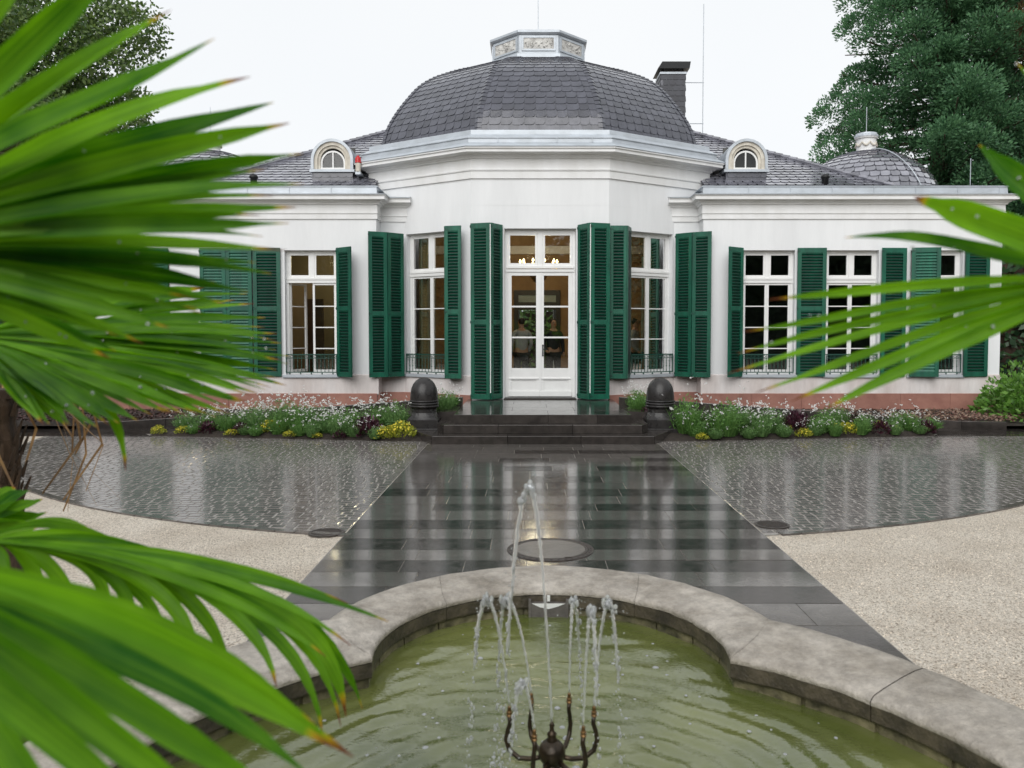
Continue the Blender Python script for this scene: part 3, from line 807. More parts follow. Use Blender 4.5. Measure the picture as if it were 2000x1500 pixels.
    # ridge slates along the ribs (overlapping half-rounds)
rest.build('slates', M['slate'], dome, kind='stuff')
for fi in (0,1,2,7):          # rib capping: overlapping narrow slates running up each rib
    mb = MB(); bx, by = DB[fi]
    for r in range(34):
        s0 = STOT*r/34*.99; k, z = prof_at(s0); k2, z2 = prof_at(min(STOT*.999,s0+STOT/34*1.3))
        p, q = Vector((bx*k, DOMEC[1]+by*k, z)), Vector((bx*k2, DOMEC[1]+by*k2, z2))
        out = Vector((bx,by,0)).normalized(); t = (q-p).normalized(); side = t.cross(out).normalized(); nr = side.cross(t).normalized()
        if nr.dot(out) < 0: nr = -nr
        w = .085
        vs = [p+nr*.036, p-side*w+nr*.006-out*.010, q-side*w-out*.018, q+nr*.016, q+side*w-out*.018, p+side*w+nr*.006-out*.010, p+nr*.02]
        mb.add(vs, [(0,3,2,1),(0,5,4,3),(0,1,6),(0,6,5)])
    mb.build('rib_slates', M['slate'], dome, kind='stuff')

# --- lantern on the dome
lan = MB(); AP = 1.164
def octa(ap, z): 
    R = ap/cos(pi/8); return [(R*cos(-pi/2+pi/8+k*pi/4), DOMEC[1]+R*sin(-pi/2+pi/8+k*pi/4), z) for k in range(8)]
vs = []; levels_ = [(1.30,8.62),(1.27,8.76),(1.165,8.80),(1.165,9.245),(1.20,9.255),(1.24,9.29),(1.24,9.345),(1.10,9.40),(.05,9.44)]
for ap, z in levels_: vs += octa(ap, z)
fs = [(i*8+j, i*8+(j+1)%8, (i+1)*8+(j+1)%8, (i+1)*8+j) for i in range(len(levels_)-1) for j in range(8)]
lant = MB().add(vs, fs).build('lantern', M['zinc'], V)
for k in range(8):
    t = -pi/2 + k*pi/4; u = (-sin(t), cos(t)); n = (cos(t), sin(t)); o = (n[0]*AP, DOMEC[1]+n[1]*AP)
    if sin(t) > .8: continue
    MB().obox(o, u, n, -.375, .375, 0, .012, 8.90, 9.17).build('relief_panel', M['relief'], lant)
    mb = MB()
    for a_, b_, c_, d_ in ((-.42,.42,9.17,9.215),(-.42,.42,8.855,8.90),(-.42,-.375,8.90,9.17),(.375,.42,8.90,9.17)): mb.obox(o,u,n,a_,b_,0,.026,c_,d_)
    mb.build('panel_frame', M['zinc'], lant)
    mb = MB(); r_ = random.Random(50+k)      # low relief: garland and figures
    for q in range(26):
        uu, zz = r_.uniform(-.33,.33), r_.uniform(8.94,9.13); rr = r_.uniform(.018,.045)
        mb.ball((o[0]+u[0]*uu+n[0]*.012, o[1]+u[1]*uu+n[1]*.012, zz), rr*.8, 6, 4)
    mb.build('relief_figures', M['relief'], lant, kind='stuff')
MB().tube([(0,DOMEC[1],9.4),(0,DOMEC[1],11.6)], .011, 5).build('lightning_rod', M['zinc'], V)
MB().tube([(4.83,24.2,6.6),(4.83,24.2,11.4)], .013, 5).build('lightning_rod', M['zinc'], V)
for zz in (7.97, 9.15): MB().tube([(4.2,24.2,zz),(4.85,24.2,zz)], .012, 5).build('rod_bracket', M['zinc'], V)
# chimney
ch = MB().box(3.55, 4.26, 23.9, 24.7, 6.5, 9.32).build('chimney', M['slate'], V)
mb = MB(); rnd = random.Random(9)
for (A_,B_) in (((3.55,23.9),(4.26,23.9)),((4.26,23.9),(4.26,24.7)),((3.55,24.7),(3.55,23.9))):
    u, n, L = frame(A_, B_)
    for r in range(15):
        k = 4; 
        for i in range(k):
            c0, c1 = (i+(r%2)*.4)/k, (i+1+(r%2)*.4)/k; c0, c1 = max(0,c0), min(1,c1)
            if c1-c0 < .03: continue
            def P(a,b): return (A_[0]+u[0]*L*a, A_[1]+u[1]*L*a, b)
            mb.add(*slate_geo(P, c0, c1, 7.0+r*.153, 7.0+(r+1)*.153, Vector((n[0],n[1],0)), lift=.014))
mb.build('chimney_slates', M['slate_dry'], ch, kind='stuff')
mb = MB(); mb.box(3.52,4.29,23.87,24.73,9.30,9.36); mb.build('chimney_flashing', M['zinc'], ch)
mb = MB()
for x in (3.62,4.19):
    for y_ in (23.98,24.62): mb.box(x-.015,x+.015,y_-.015,y_+.015,9.36,9.47)
vs = [(3.45,23.8,9.44),(4.36,23.8,9.44),(4.36,24.8,9.44),(3.45,24.8,9.44),(3.60,23.95,9.68),(4.42,23.95,9.68),(4.42,24.65,9.68),(3.60,24.65,9.68)]
mb.add(vs, [(0,3,2,1),(4,5,6,7),(0,1,5,4),(1,2,6,5),(2,3,7,6),(3,0,4,7)])
mb.build('chimney_hood', M['black_iron'], ch)

# --- main hipped roofs over the wings
AP_ = (4.0, 22.2, 7.25); EV = 8.35
rnd = random.Random(77)
for s in (-1,1):
    e0, e1 = Vector((s*3.80,18.60,5.06)), Vector((s*EV,18.60,5.06)); r0, r1 = Vector((s*3.3,22.2,7.25)), Vector((s*AP_[0],AP_[1],AP_[2]))
    e2, r2 = Vector((s*EV,26.5,5.06)), Vector((s*AP_[0],22.6,7.25))
    m = MB(); m.add([e0,e1,r1,r0,e2,r2], [(0,1,2,3),(1,4,5,2)] if s>0 else [(3,2,1,0),(2,5,4,1)])
    roof = m.build('hipped_roof', M['slate'], V)
    mb = MB()
    for (a_,b_,c_,d_) in ((e0,e1,r1,r0),(e1,e2,r2,r1)):
        if s < 0: a_,b_,c_,d_ = b_,a_,d_,c_
        nrm = (b_-a_).cross(d_-a_).normalized()
        Rn = 25
        for r in range(Rn):
            v0, v1 = r/Rn, (r+1)/Rn
            L = ((a_.lerp(d_,v0))-(b_.lerp(c_,v0))).length; n = max(1, round(L/.22)); off = rnd.random()*.7
            P = lambda u, v: tuple(a_.lerp(d_,v).lerp(b_.lerp(c_,v), u))
            cuts = [0]+[(i+off+rnd.uniform(-.08,.08))/n for i in range(n) if 0 < (i+off)/n < 1]+[1]
            for c0, c1 in zip(cuts[:-1],cuts[1:]):
                if c1-c0 < .004 or c1 > 1: continue
                mb.add(*slate_geo(P, c0+.001, c1-.001, v0, v1, nrm, lift=.022, flip=1))
    mb.build('roof_slates', M['slate_wet'], roof, kind='stuff')
    mb = MB(); pts_ = [e1.lerp(r1,t/30) for t in range(31)]
    for p, q in zip(pts_[:-1],pts_[1:]): mb.tube([p+Vector((0,0,.03)),q+(q-p)*.25+Vector((0,0,.015))], [.06,.05], 6)
    mb.build('hip_slates', M['slate_wet'], roof, kind='stuff')
    for x in (5.05, 6.75):
        pass
    MB().lathe((s*6.55,18.95,5.2), [(.075,0),(.075,.2),(.10,.21),(.10,.25),(.07,.29),(.01,.30)], 12).build('roof_vent', M['black_iron'], V, smooth=True)
    # dormer
    DX, DYf = s*4.79, 19.15
    mb = MB(); mb.box(DX-.47, DX+.47, DYf, DYf+2.2, 5.1, 5.60)
    dm = mb.build('dormer', M['slate'], V)
    mb = MB()
    for r in range(4):
        for i in range(5):
            c0, c1 = max(0,(i+(r%2)*.5-.25)/5), min(1,(i+1+(r%2)*.5-.25)/5)
            P = lambda a,b: (DX-.47+.94*a, DYf, b)
            mb.add(*slate_geo(P, c0, c1, 5.12+r*.115, 5.12+(r+1)*.115, Vector((0,-1,0)), lift=.012))
    mb.build('apron_slates', M['slate'], dm, kind='stuff')
    MB().box(DX-.52, DX+.52, DYf-.06, DYf+.3, 5.585, 5.645).build('dormer_sill', M['zinc'], dm)
    def arch(R, zs, zb, n=18): return [(R,zb)]+[(R*cos(pi*i/n), zs+R*sin(pi*i/n)) for i in range(n+1)]+[(-R,zb)]
    def archring(mb, Ro, Ri, zs, zb, y0, y1, n=18):
        o, i_ = arch(Ro,zs,zb,n), arch(Ri,zs,zb,n); k = len(o)
        vs = [(DX+x,y0,z) for x,z in o]+[(DX+x,y0,z) for x,z in i_]+[(DX+x,y1,z) for x,z in o]+[(DX+x,y1,z) for x,z in i_]
        fs = []
        for j in range(k-1):
            fs += [(j,k+j,k+j+1,j+1),(2*k+j,2*k+j+1,3*k+j+1,3*k+j),(j,j+1,2*k+j+1,2*k+j),(k+j,3*k+j,3*k+j+1,k+j+1)]
        mb.add(vs, fs)
    ZS = 5.86
    mb = MB(); archring(mb, .49, .425, ZS, 5.65, DYf-.05, DYf+1.9); mb.build('dormer_hood', M['zinc'], dm)
    mb = MB(); archring(mb, .424, .345, ZS, 5.651, DYf-.01, DYf+.1); archring(mb, .344, .285, ZS, 5.652, DYf+.03, DYf+.12); mb.build('dormer_architrave', M['cream'], dm)
    mb = MB(); archring(mb, .284, .245, ZS-.05, 5.70, DYf+.06, DYf+.11)
    mb.box(DX-.015, DX+.015, DYf+.062, DYf+.108, 5.70, ZS+.2); mb.box(DX-.284, DX+.284, DYf+.04, DYf+.115, 5.653, 5.70)
    mb.build('dormer_sash', M['white'], dm)
    mb = MB(); a_ = arch(.25, ZS-.05, 5.70); mb.add([(DX+x,DYf+.09,z) for x,z in a_], [tuple(range(len(a_)))])
    mb.build('pane', M['glass'], dm)
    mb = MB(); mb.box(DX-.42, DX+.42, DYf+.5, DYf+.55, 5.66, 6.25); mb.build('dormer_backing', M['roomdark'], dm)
    # small dome at the wing end
    SD = (s*8.35, 21.1, 4.95); R = 1.78; H = 1.52
    mb = MB(); mb.lathe(SD, [(R*cos(t),H*sin(t)) for t in [pi/2*i/14*.93 for i in range(15)]], 40, cap=False)
    sdm = mb.build('side_dome', M['slate'], V, smooth=True)
    mb = MB()
    for r in range(13):
        t0, t1 = pi/2*(r/14)*.93, pi/2*((r+1)/14)*.93
        n = max(6, round(2*pi*R*cos(t0)/.24))
        for i in range(n):
            P = lambda u, v: (SD[0]+R*cos(v)*cos(2*pi*u), SD[1]+R*cos(v)*sin(2*pi*u), SD[2]+H*sin(v))
            uu = (i+.5*(r%2))/n
            if sin(2*pi*uu) > .5: continue
            nr = Vector((cos(t0)*cos(2*pi*uu)/R, cos(t0)*sin(2*pi*uu)/R, sin(t0)/H)).normalized()
            mb.add(*slate_geo(P, uu+.0006, uu+1/n-.0006, t0, t1, nr, lift=.022, flip=1))
    mb.build('side_dome_slates', M['slate_wet'], sdm, kind='stuff')
    mb = MB()
    t_ = radians(-65) if s > 0 else radians(-105)
    mb.tube([(SD[0]+R*1.02*cos(v)*cos(t_-.25*sin(v)), SD[1]+R*1.02*cos(v)*sin(t_-.25*sin(v)), SD[2]+H*1.03*sin(v)) for v in [pi/2*i/14*.93 for i in range(15)]], .014, 5)
    mb.build('lightning_cable', M['zinc'], sdm)
    zt = SD[2]+H*.99
    mb = MB(); mb.lathe((SD[0],SD[1],zt-.03), [(.27,0),(.26,.06),(.235,.08),(.235,.36),(.27,.37),(.285,.41),(.26,.46),(.25,.49),(.02,.52)], 20)
    sl = mb.build('dome_finial_drum', M['moulding'], V, smooth=False)
    mb = MB()
    for q in range(8):
        t0 = 2*pi*q/8
        mb.tube([(SD[0]+.25*cos(t0+2*pi/8*w/6), SD[1]+.25*sin(t0+2*pi/8*w/6), zt+.24-.09*sin(pi*w/6)) for w in range(7)], [.014,.02,.026,.03,.026,.02,.014], 6)
    mb.build('garland', M['cream'], sl)
    MB().lathe((SD[0],SD[1],zt+.375), [(.29,0),(.29,.045),(.26,.07),(.255,.10)], 20, cap=False).build('finial_cap', M['zinc'], sl)
    MB().tube([(SD[0],SD[1],zt+.45),(SD[0],SD[1],zt+1.15)], .009, 5).build('lightning_rod', M['zinc'], V)
MB().tube([(9.85,18.9,5.0),(9.85,18.9,5.85)], .009, 5).build('lightning_rod', M['zinc'], V)

# red warning beacon beside the left dormer
bc = thing('warning_beacon', 'small red-capped warning light beside the left dormer', 'beacon', (-4.16,18.98,5.60))
MB().lathe((-4.16,18.98,5.56), [(.05,0),(.06,.02),(.06,.20),(.055,.21)], 14).build('lamp_body', M['cream'], bc, smooth=False)
MB().lathe((-4.16,18.98,5.765), [(.075,0),(.075,.02),(.066,.03),(.066,.10),(.05,.13),(.035,.14),(.035,.16),(.01,.17)], 14).build('red_lens', M['red_glass'], bc)
MB().box(-4.22,-4.10,18.94,19.4,5.50,5.56).build('bracket', M['zinc'], bc)

# ================================================================== windows, door, shutters
def window(o, u, n, u0, u1, z0, z1, ztr, rows, rec=.13, railing=True, open_left=False, name='window'):
    """casement window: fixed transom lights over two glazed leaves"""
    B = lambda mb, a, b, c, d, z_, Z_: mb.obox(o, u, n, a, b, c, d, z_, Z_)
    mb = MB(); fw = .055
    B(mb,u0,u0+fw,-rec-.07,-rec,z0,z1); B(mb,u1-fw,u1,-rec-.07,-rec,z0,z1)
    B(mb,u0+fw,u1-fw,-rec-.07,-rec,z1-fw,z1); B(mb,u0+fw,u1-fw,-rec-.07,-rec,z0,z0+fw)
    B(mb,u0+.02,u1-.02,-rec,-rec+.035,ztr-.005,ztr+.035); B(mb,u0+.0,u1-.0,-rec-.06,-rec+.02,ztr-.075,ztr-.008)
    mid = (u0+u1)/2
    B(mb,mid-.04,mid+.04,-rec-.06,-rec+.004,ztr+.035,z1-fw)
    win = mb.build(name, M['white'], V)
    def leaf(a, b, za, zb, nrow, off, hinge=None, ang=0, base=None):
        """sash a..b with nrow panes"""
        s_, g = .045, .022
        uu, nn_, oo, sh = u, n, o, 0
        if hinge is not None:
            oo = (o[0]+u[0]*hinge+n[0]*(off-.04), o[1]+u[1]*hinge+n[1]*(off-.04)); c_, q_ = cos(ang), sin(ang)
            uu = (u[0]*c_-n[0]*q_, u[1]*c_-n[1]*q_); nn_ = (n[0]*c_+u[0]*q_, n[1]*c_+u[1]*q_)
            a, b = a-hinge, b-hinge; off = .02
        f = MB(); BB = lambda a_, b_, z_, Z_, t0=-.045, t1=0.: f.obox(oo, uu, nn_, a_, b_, off+t0, off+t1, z_, Z_)
        BB(a,a+s_,za,zb); BB(b-s_,b,za,zb); BB(a+s_,b-s_,za,za+s_+.015 if base is None else za+base); BB(a+s_,b-s_,zb-s_,zb)
        z_lo = za + (s_+.015 if base is None else base); z_hi = zb - s_
        for r in range(1, nrow):
            zz = z_lo + (z_hi-z_lo)*r/nrow; BB(a+s_,b-s_,zz-g/2,zz+g/2,-.035,-.006)
        f.build('sash', M['white'], win)
        for r in range(nrow):
            za_, zb_ = z_lo+(z_hi-z_lo)*r/nrow+(g/2 if r else 0), z_lo+(z_hi-z_lo)*(r+1)/nrow-(g/2 if r<nrow-1 else 0)
            p = MB(); p.obox(oo, uu, nn_, a+s_-.003, b-s_+.003, off-.027, off-.021, za_-.003, zb_+.003); p.build('pane', M['glass'], win)
    for a, b in ((u0+fw,mid-.04),(mid+.04,u1-fw)): leaf(a, b, ztr+.037, z1-fw-.002, 1, -rec-.008)
    zl = z0+fw+.002
    leaf(mid+.001, u1-fw-.002, zl, ztr-.077, rows, -rec-.010)
    if open_left: leaf(u0+fw+.002, mid-.001, zl, ztr-.077, rows, -rec-.010, hinge=u0+fw+.002, ang=radians(62))
    else: leaf(u0+fw+.002, mid-.001, zl, ztr-.077, rows, -rec-.010)
    sl = MB(); sl.obox(o, u, n, u0-.06, u1+.06, -rec, .075, z0-.055, z0+.012); sl.build('sill', M['zinc'], win, bevel=.006)
    if railing:
        rl = MB(); zb, zt, nn2 = z0+.055, z0+.47, .045
        for za_, zb_ in ((zt-.022,zt),(zb,zb+.02),(zt-.10,zt-.088)): rl.obox(o,u,n,u0+.012,u1-.012,nn2-.012,nn2+.012,za_,zb_)
        k = 13
        for i in range(k+1):
            a = u0+.02+(u1-u0-.04)*i/k; pt = lambda z: (o[0]+u[0]*a+n[0]*nn2, o[1]+u[1]*a+n[1]*nn2, z)
            rl.tube([pt(zb+.02),pt(zt-.02)], .0075 if i not in (0,k) else .012, 5)
            if 0 < i < k:
                rl.ball(pt(zb+.14), .017, 6, 4); rl.ball(pt(zb+.26), .014, 6, 4)
            if i < k:
                am = a+(u1-u0-.04)/k/2; pc = (o[0]+u[0]*am+n[0]*nn2, o[1]+u[1]*am+n[1]*nn2)
                rl.tube([(pc[0]+u[0]*.025*cos(t), pc[1]+u[1]*.025*cos(t), zt-.055+.028*sin(t)) for t in [2*pi*q/8 for q in range(9)]], .005, 4, cap=False)
        for a in (u0+.02,u1-.02): rl.obox(o,u,n,a-.008,a+.008,-.1,nn2,zt-.02,zt-.004)
        for i in range(5):
            a = u0+.1+(u1-u0-.2)*i/4; rl.ball((o[0]+u[0]*a+n[0]*nn2,o[1]+u[1]*a+n[1]*nn2,zb-.02),.02,6,4)
        rl.build('railing', M['iron'], win)
    return win

WRO = (RX,WY); wu, wnrm = (1,0), (0,-1)
for i, (a, b) in enumerate(wing_w):
    window((0,WY), wu, wnrm, a, b, *OPW, 3.06, 4, rec=.13)
    window((0,WY), wu, wnrm, -b, -a, *OPW, 3.06, 4, rec=.13, open_left=(i == 0), railing=(i == 0))
window(F0, uF, nF, FO[0], FO[1], *OPF, 3.22, 3)
uL, nL = (uF[0], -uF[1]), (-nF[0], nF[1])
Lo = (-F1[0],F1[1])
window(Lo, uL, nL, LF-FO[1], LF-FO[0], *OPF, 3.22, 3)

# --- the double door
o, u, n = (0,17.70), (1,0), (0,-1)
mb = MB(); rec = .14
for a,b,z_,Z_ in ((-.765,-.70,.455,4.105),(.70,.765,.455,4.105),(-.70,.70,4.03,4.105)): mb.obox(o,u,n,a,b,-rec-.08,-rec,z_,Z_)
mb.obox(o,u,n,-.73,.73,-rec,-rec+.045,3.265,3.31); mb.obox(o,u,n,-.745,.745,-rec-.07,-rec+.02,3.19,3.26)
mb.obox(o,u,n,-.055,.055,-rec-.07,-rec+.005,3.31,4.03)
door = mb.build('entrance_door', M['white'], V); door['label'] = 'white glazed double entrance door'
for a, b in ((-.698,-.057),(.057,.698)):
    mb = MB(); s_ = .05
    for q in ((a,a+s_,3.312,4.028),(b-s_,b,3.312,4.028),(a+s_,b-s_,3.312,3.38),(a+s_,b-s_,3.978,4.028)): mb.obox(o,u,n,q[0],q[1],-rec-.05,-rec-.004,q[2],q[3])
    mb.build('transom_light', M['white'], door)
    MB().obox(o,u,n,a+s_-.003,b-s_+.003,-rec-.03,-rec-.024,3.377,3.981).build('pane', M['glass'], door)
for sg in (-1,1):
    a, b = (-.698,-.003) if sg < 0 else (.003,.698); s_ = .082
    mb = MB()
    for q in ((a,a+s_,.475,3.187),(b-s_,b,.475,3.187),(a+s_,b-s_,3.11,3.187),(a+s_,b-s_,.475,.50),(a+s_,b-s_,.86,1.10)): mb.obox(o,u,n,q[0],q[1],-rec-.055,-rec-.005,q[2],q[3])
    mb.obox(o,u,n,a+s_,b-s_,-rec-.04,-rec-.022,.50,.86)
    zl, zh = 1.10, 3.11
    for r in (1,2): zz = zl+(zh-zl)*r/3; mb.obox(o,u,n,a+s_,b-s_,-rec-.045,-rec-.010,zz-.018,zz+.018)
    mb.obox(o,u,n,a+.03,b-.03,-rec-.006,-rec+.014,.855,.895); mb.obox(o,u,n,a+.01,b-.01,-rec-.004,-rec+.02,.485,.60)
    mb.build('door_leaf', M['white'], door, bevel=.004)
    for r in range(3):
        z_, Z_ = zl+(zh-zl)*r/3+(.018 if r else 0), zl+(zh-zl)*(r+1)/3-(.018 if r<2 else 0)
        MB().obox(o,u,n,a+s_-.003,b-s_+.003,-rec-.034,-rec-.028,z_-.003,Z_+.003).build('pane', M['glass'], door)
mb = MB(); mb.obox(o,u,n,-.03,.03,-rec-.02,-rec+.01,.50,3.17); mb.build('meeting_strip', M['white'], door)
mb = MB(); hx = .062
mb.obox(o,u,n,hx-.013,hx+.013,-rec-.004,-rec+.006,1.38,1.60); mb.ball((hx,17.84-.01,1.60),.018,8,5); mb.ball((hx,17.84-.01,1.38),.018,8,5)
mb.tube([(hx,17.83,1.52),(hx,17.77,1.52),(hx+.03,17.765,1.515),(hx+.10,17.765,1.50)], [.008,.008,.008,.006], 6)
mb.build('door_handle', M['black_iron'], door)
MB().box(-.765,.765,17.56,17.95,.40,.473).build('threshold', M['basalt'], door)

# --- louvred shutters
def shutter(A, B, z0, z1, mid=.44, pitch=.066, thick=.042, label=None, closed=False):
    """leaf from plan point A (hinge) to B; outer face on the right hand of travel"""
    u, n, L = frame(A, B); st_ = min(.085, L*.19); t = thick
    Bx = lambda mb, a, b, z_, Z_, n0=-t/2, n1=t/2: mb.obox(A, u, n, a, b, n0, n1, z_, Z_)
    mb = MB(); h = z1-z0; zm = z0+h*mid
    Bx(mb,0,st_,z0,z1); Bx(mb,L-st_,L,z0,z1)
    for za,zb in ((z0,z0+.11),(zm-.05,zm+.05),(z1-.11,z1)): Bx(mb,st_,L-st_,za,zb,-t/2+.003,t/2-.003)
    sh = mb.build('shutter', M['green'], V, bevel=.003)
    if label: sh['label'] = label
    sl = MB()
    for za, zb in ((z0+.11,zm-.05),(zm+.05,z1-.11)):
        k = max(2, round((zb-za)/pitch)); p = (zb-za)/k
        for i in range(k):
            zc = za+(i+.5)*p; dz, dn = (p*.46, .017) if closed else (p*.26, -.018)
            def Q(a, nn_, z): return (A[0]+u[0]*a+n[0]*nn_, A[1]+u[1]*a+n[1]*nn_, z)
            a0, a1 = st_-.002, L-st_+.002; e = .0045
            vs = [Q(a0,dn,zc-dz),Q(a1,dn,zc-dz),Q(a1,-dn,zc+dz),Q(a0,-dn,zc+dz),Q(a0,dn,zc-dz+2*e),Q(a1,dn,zc-dz+2*e),Q(a1,-dn,zc+dz+2*e),Q(a0,-dn,zc+dz+2*e)]
            sl.add(vs, [(0,3,2,1),(4,5,6,7),(0,1,5,4),(1,2,6,5),(2,3,7,6),(3,0,4,7)])
    sl.build('louvre_slats', M['green'], sh, kind='stuff')
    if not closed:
        bk = MB(); Bx(bk,st_+.001,L-st_-.001,z0+.1,z1-.1,-t/2-.006,-t/2+.001); bk.build('gap_shade_board', M['inner'], sh)  # added board, its dark colour stands in for shade behind the slats
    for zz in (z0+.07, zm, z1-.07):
        ir = MB()
        Bx(ir,-.012,.05,zz-.012,zz+.012,t/2,t/2+.008)
        ir.tube([(A[0]+n[0]*t/2,A[1]+n[1]*t/2,zz-.03),(A[0]+n[0]*t/2,A[1]+n[1]*t/2,zz+.03)], .011, 6)
        ir.build('hinge', M['iron'], sh)
    return sh

# door: two folding leaves each side
for s in (-1,1):
    H, Fd, O = (s*.82,17.665), (s*1.045,17.29), (s*1.47,17.42)
    P1 = (Fd[0]+s*.012, Fd[1]-.004)
    if s < 0: shutter(Fd,H,.462,4.18); shutter(O,(Fd[0]-.012,Fd[1]),.462,4.18)
    else: shutter(H,Fd,.462,4.18); shutter((Fd[0]+.012,Fd[1]),O,.462,4.18)
    MB().tube([(Fd[0]+s*.006,Fd[1]-.012,.6),(Fd[0]+s*.006,Fd[1]-.012,4.15)], .011, 6).build('shutter_rod', M['white'], V)
# bay windows
Hj = (F0[0]+uF[0]*FO[0], F0[1]+uF[1]*FO[0])
for s in (-1,1):
    H, Fd, O = (Hj[0],Hj[1]-.02), (1.862,17.62), (1.50,17.62)
    A2, B2, C2 = (3.075,18.58), (3.385,18.29), (3.77,18.09)
    prs = [(Fd,H),(O,(Fd[0]-.01,Fd[1])),(A2,B2),((B2[0]+.01,B2[1]-.005),C2)]
    if s > 0:
        shutter(H,Fd,.885,4.16); shutter(O,(Fd[0]-.012,Fd[1]),.885,4.16)
        shutter(A2,B2,.885,4.10); shutter((B2[0]+.01,B2[1]-.006),C2,.885,4.10)
    else:
        mi = lambda p: (-p[0],p[1])
        shutter((-2.045,17.70),(-1.985,18.02),.885,4.16); shutter((-2.04,17.685),(-1.69,17.60),.885,4.16)
        shutter(mi(B2),mi(A2),.885,4.10); shutter(mi(C2),mi((B2[0]+.01,B2[1]-.006)),.885,4.10)
# wing shutters
y_ = WY-.05; zz = (.90,3.745)
shutter((4.11,17.88),(4.49,18.19),*zz,mid=.53)
shutter((5.70,y_),(6.33,y_-.03),*zz,mid=.53)
shutter((7.555,y_-.03),(8.11,y_),*zz,mid=.53)
shutter((8.20,y_-.05),(8.79,y_-.16),*zz,mid=.53,closed=True)
shutter((9.40,y_-.03),(9.95,y_),*zz,mid=.53)
shutter((-4.49,18.19),(-4.11,17.88),*zz,mid=.53)
shutter((-6.345,y_),(-5.74,y_),*zz,mid=.53)
for a in (-7.53,-9.38):
    shutter((a,y_+.02),(a+.573,y_+.02),*zz,mid=.53,closed=True); shutter((a+.577,y_+.02),(a+1.15,y_+.02),*zz,mid=.53,closed=True)

# ================================================================== inside
hall = MB(); 
hx = 3.25; vs = [(-hx,18.98),(-hx,24.2),(hx,24.2),(hx,18.98)]
def room(x0, x1, y0, y1, z0, z1, mw, name, openback=None, bay=False):
    m = MB()
    m.add([(x0,y0,z0),(x0,y1,z0),(x0,y1,z1),(x0,y0,z1)], [(0,1,2,3)]); m.add([(x1,y0,z0),(x1,y0,z1),(x1,y1,z1),(x1,y1,z0)], [(0,1,2,3)])
    if openback:
        a, b, c = openback
        for q in ((x0,a,z0,z1),(b,x1,z0,z1),(a,b,c,z1)):
            m.add([(q[0],y1,q[2]),(q[1],y1,q[2]),(q[1],y1,q[3]),(q[0],y1,q[3])], [(0,1,2,3)])
    else: m.add([(x0,y1,z0),(x1,y1,z0),(x1,y1,z1),(x0,y1,z1)], [(0,1,2,3)])
    m.build(name, mw, V)
    pl = [(x0,y0),(x1,y0),(x1,y1),(x0,y1)]
    if bay: pl = [(-1.37,17.99),(1.37,17.99),(x1-.15,y0),(x1,y1),(x0,y1),(x0+.15,y0)]
    MB().add([(*p,z0) for p in pl], [tuple(range(len(pl)))]).build('room_floor', M['parquet'], V)
    MB().add([(*p,z1) for p in pl], [tuple(range(len(pl)-1,-1,-1))]).build('room_ceiling', M['amber'], V)
room(-3.25,3.25,19.15,24.2,.46,4.9,M['amber'],'hall_walls',(-.55,.55,2.98),bay=True)
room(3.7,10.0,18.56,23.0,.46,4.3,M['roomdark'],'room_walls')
room(-10.0,-3.7,18.56,22.0,.46,4.3,M['tan'],'room_walls')
MB().box(-3.24,3.24,24.0,24.19,4.17,4.40).build('hall_frieze', M['white'], V)
mb = MB()
for a,b,z_,Z_ in ((-.68,-.55,.46,3.12),(.55,.68,.46,3.12),(-.55,.55,2.98,3.12),(-.55,.55,2.55,2.77),(-.05,.05,.46,2.55)): mb.box(a,b,24.1,24.24,z_,Z_)
mb.build('garden_door_frame', M['hair'], V)
MB().box(-.55,.55,24.15,24.17,2.77,2.98).build('garden_door_light', M['frosted'], V)
# curtains at the bay windows
for s in (-1,1):
    mb = MB()
    for (c0,c1) in ((.55,.80),(1.55,1.95)):
        vs, fs = [], []
        for i in range(25):
            t = c0+(c1-c0)*i/24; d_ = -.42+.03*sin(i*1.7)
            x, y_c = F0[0]+uF[0]*t+nF[0]*d_, F0[1]+uF[1]*t+nF[1]*d_
            vs += [(s*x,y_c,.5),(s*x,y_c,4.3)]
        mb.add(vs, [(2*i,2*i+2,2*i+3,2*i+1) for i in range(24)])
    mb.build('curtain', M['curtain'], V, smooth=True)
# shelf glimpsed in the left room
mb = MB()
for z_ in (1.2,1.55,1.9,2.25): mb.box(-5.2,-4.2,21.5,21.9,z_,z_+.03)
mb.box(-5.22,-5.18,21.5,21.9,.46,2.6); mb.box(-4.22,-4.18,21.5,21.9,.46,2.6); mb.build('wall_shelf', M['white'], V)
mb = MB(); mb.box(-5.9,-5.3,20.2,20.26,.46,2.7); mb.build('inner_door', M['parquet'], V)

# chandelier
cd_ = thing('chandelier', 'lit golden candle chandelier hanging behind the entrance door', 'chandelier', (0,20.5,3.2))
MB().tube([(0,20.5,3.5),(0,20.5,4.9)], .012, 6).build('chain', M['gold'], cd_)
MB().lathe((0,20.5,0), [(.02,3.10),(.10,3.13),(.19,3.22),(.25,3.34),(.27,3.42),(.26,3.43),(.24,3.35),(.18,3.25),(.02,3.16)], 20, cap=False).build('crystal_basket', M['gold'], cd_)
mb = MB()
for k in range(10):
    t = 2*pi*k/10; c_ = (cos(t), sin(t))
    mb.tube([(.2*c_[0],20.5+.2*c_[1],3.42),(.32*c_[0],20.5+.32*c_[1],3.36),(.43*c_[0],20.5+.43*c_[1],3.42),(.46*c_[0],20.5+.46*c_[1],3.52)], .012, 5)
    mb.lathe((.46*c_[0],20.5+.46*c_[1],3.51), [(.03,0),(.035,.015),(.015,.02),(.014,.09)], 8)
mb.build('arms', M['gold'], cd_)
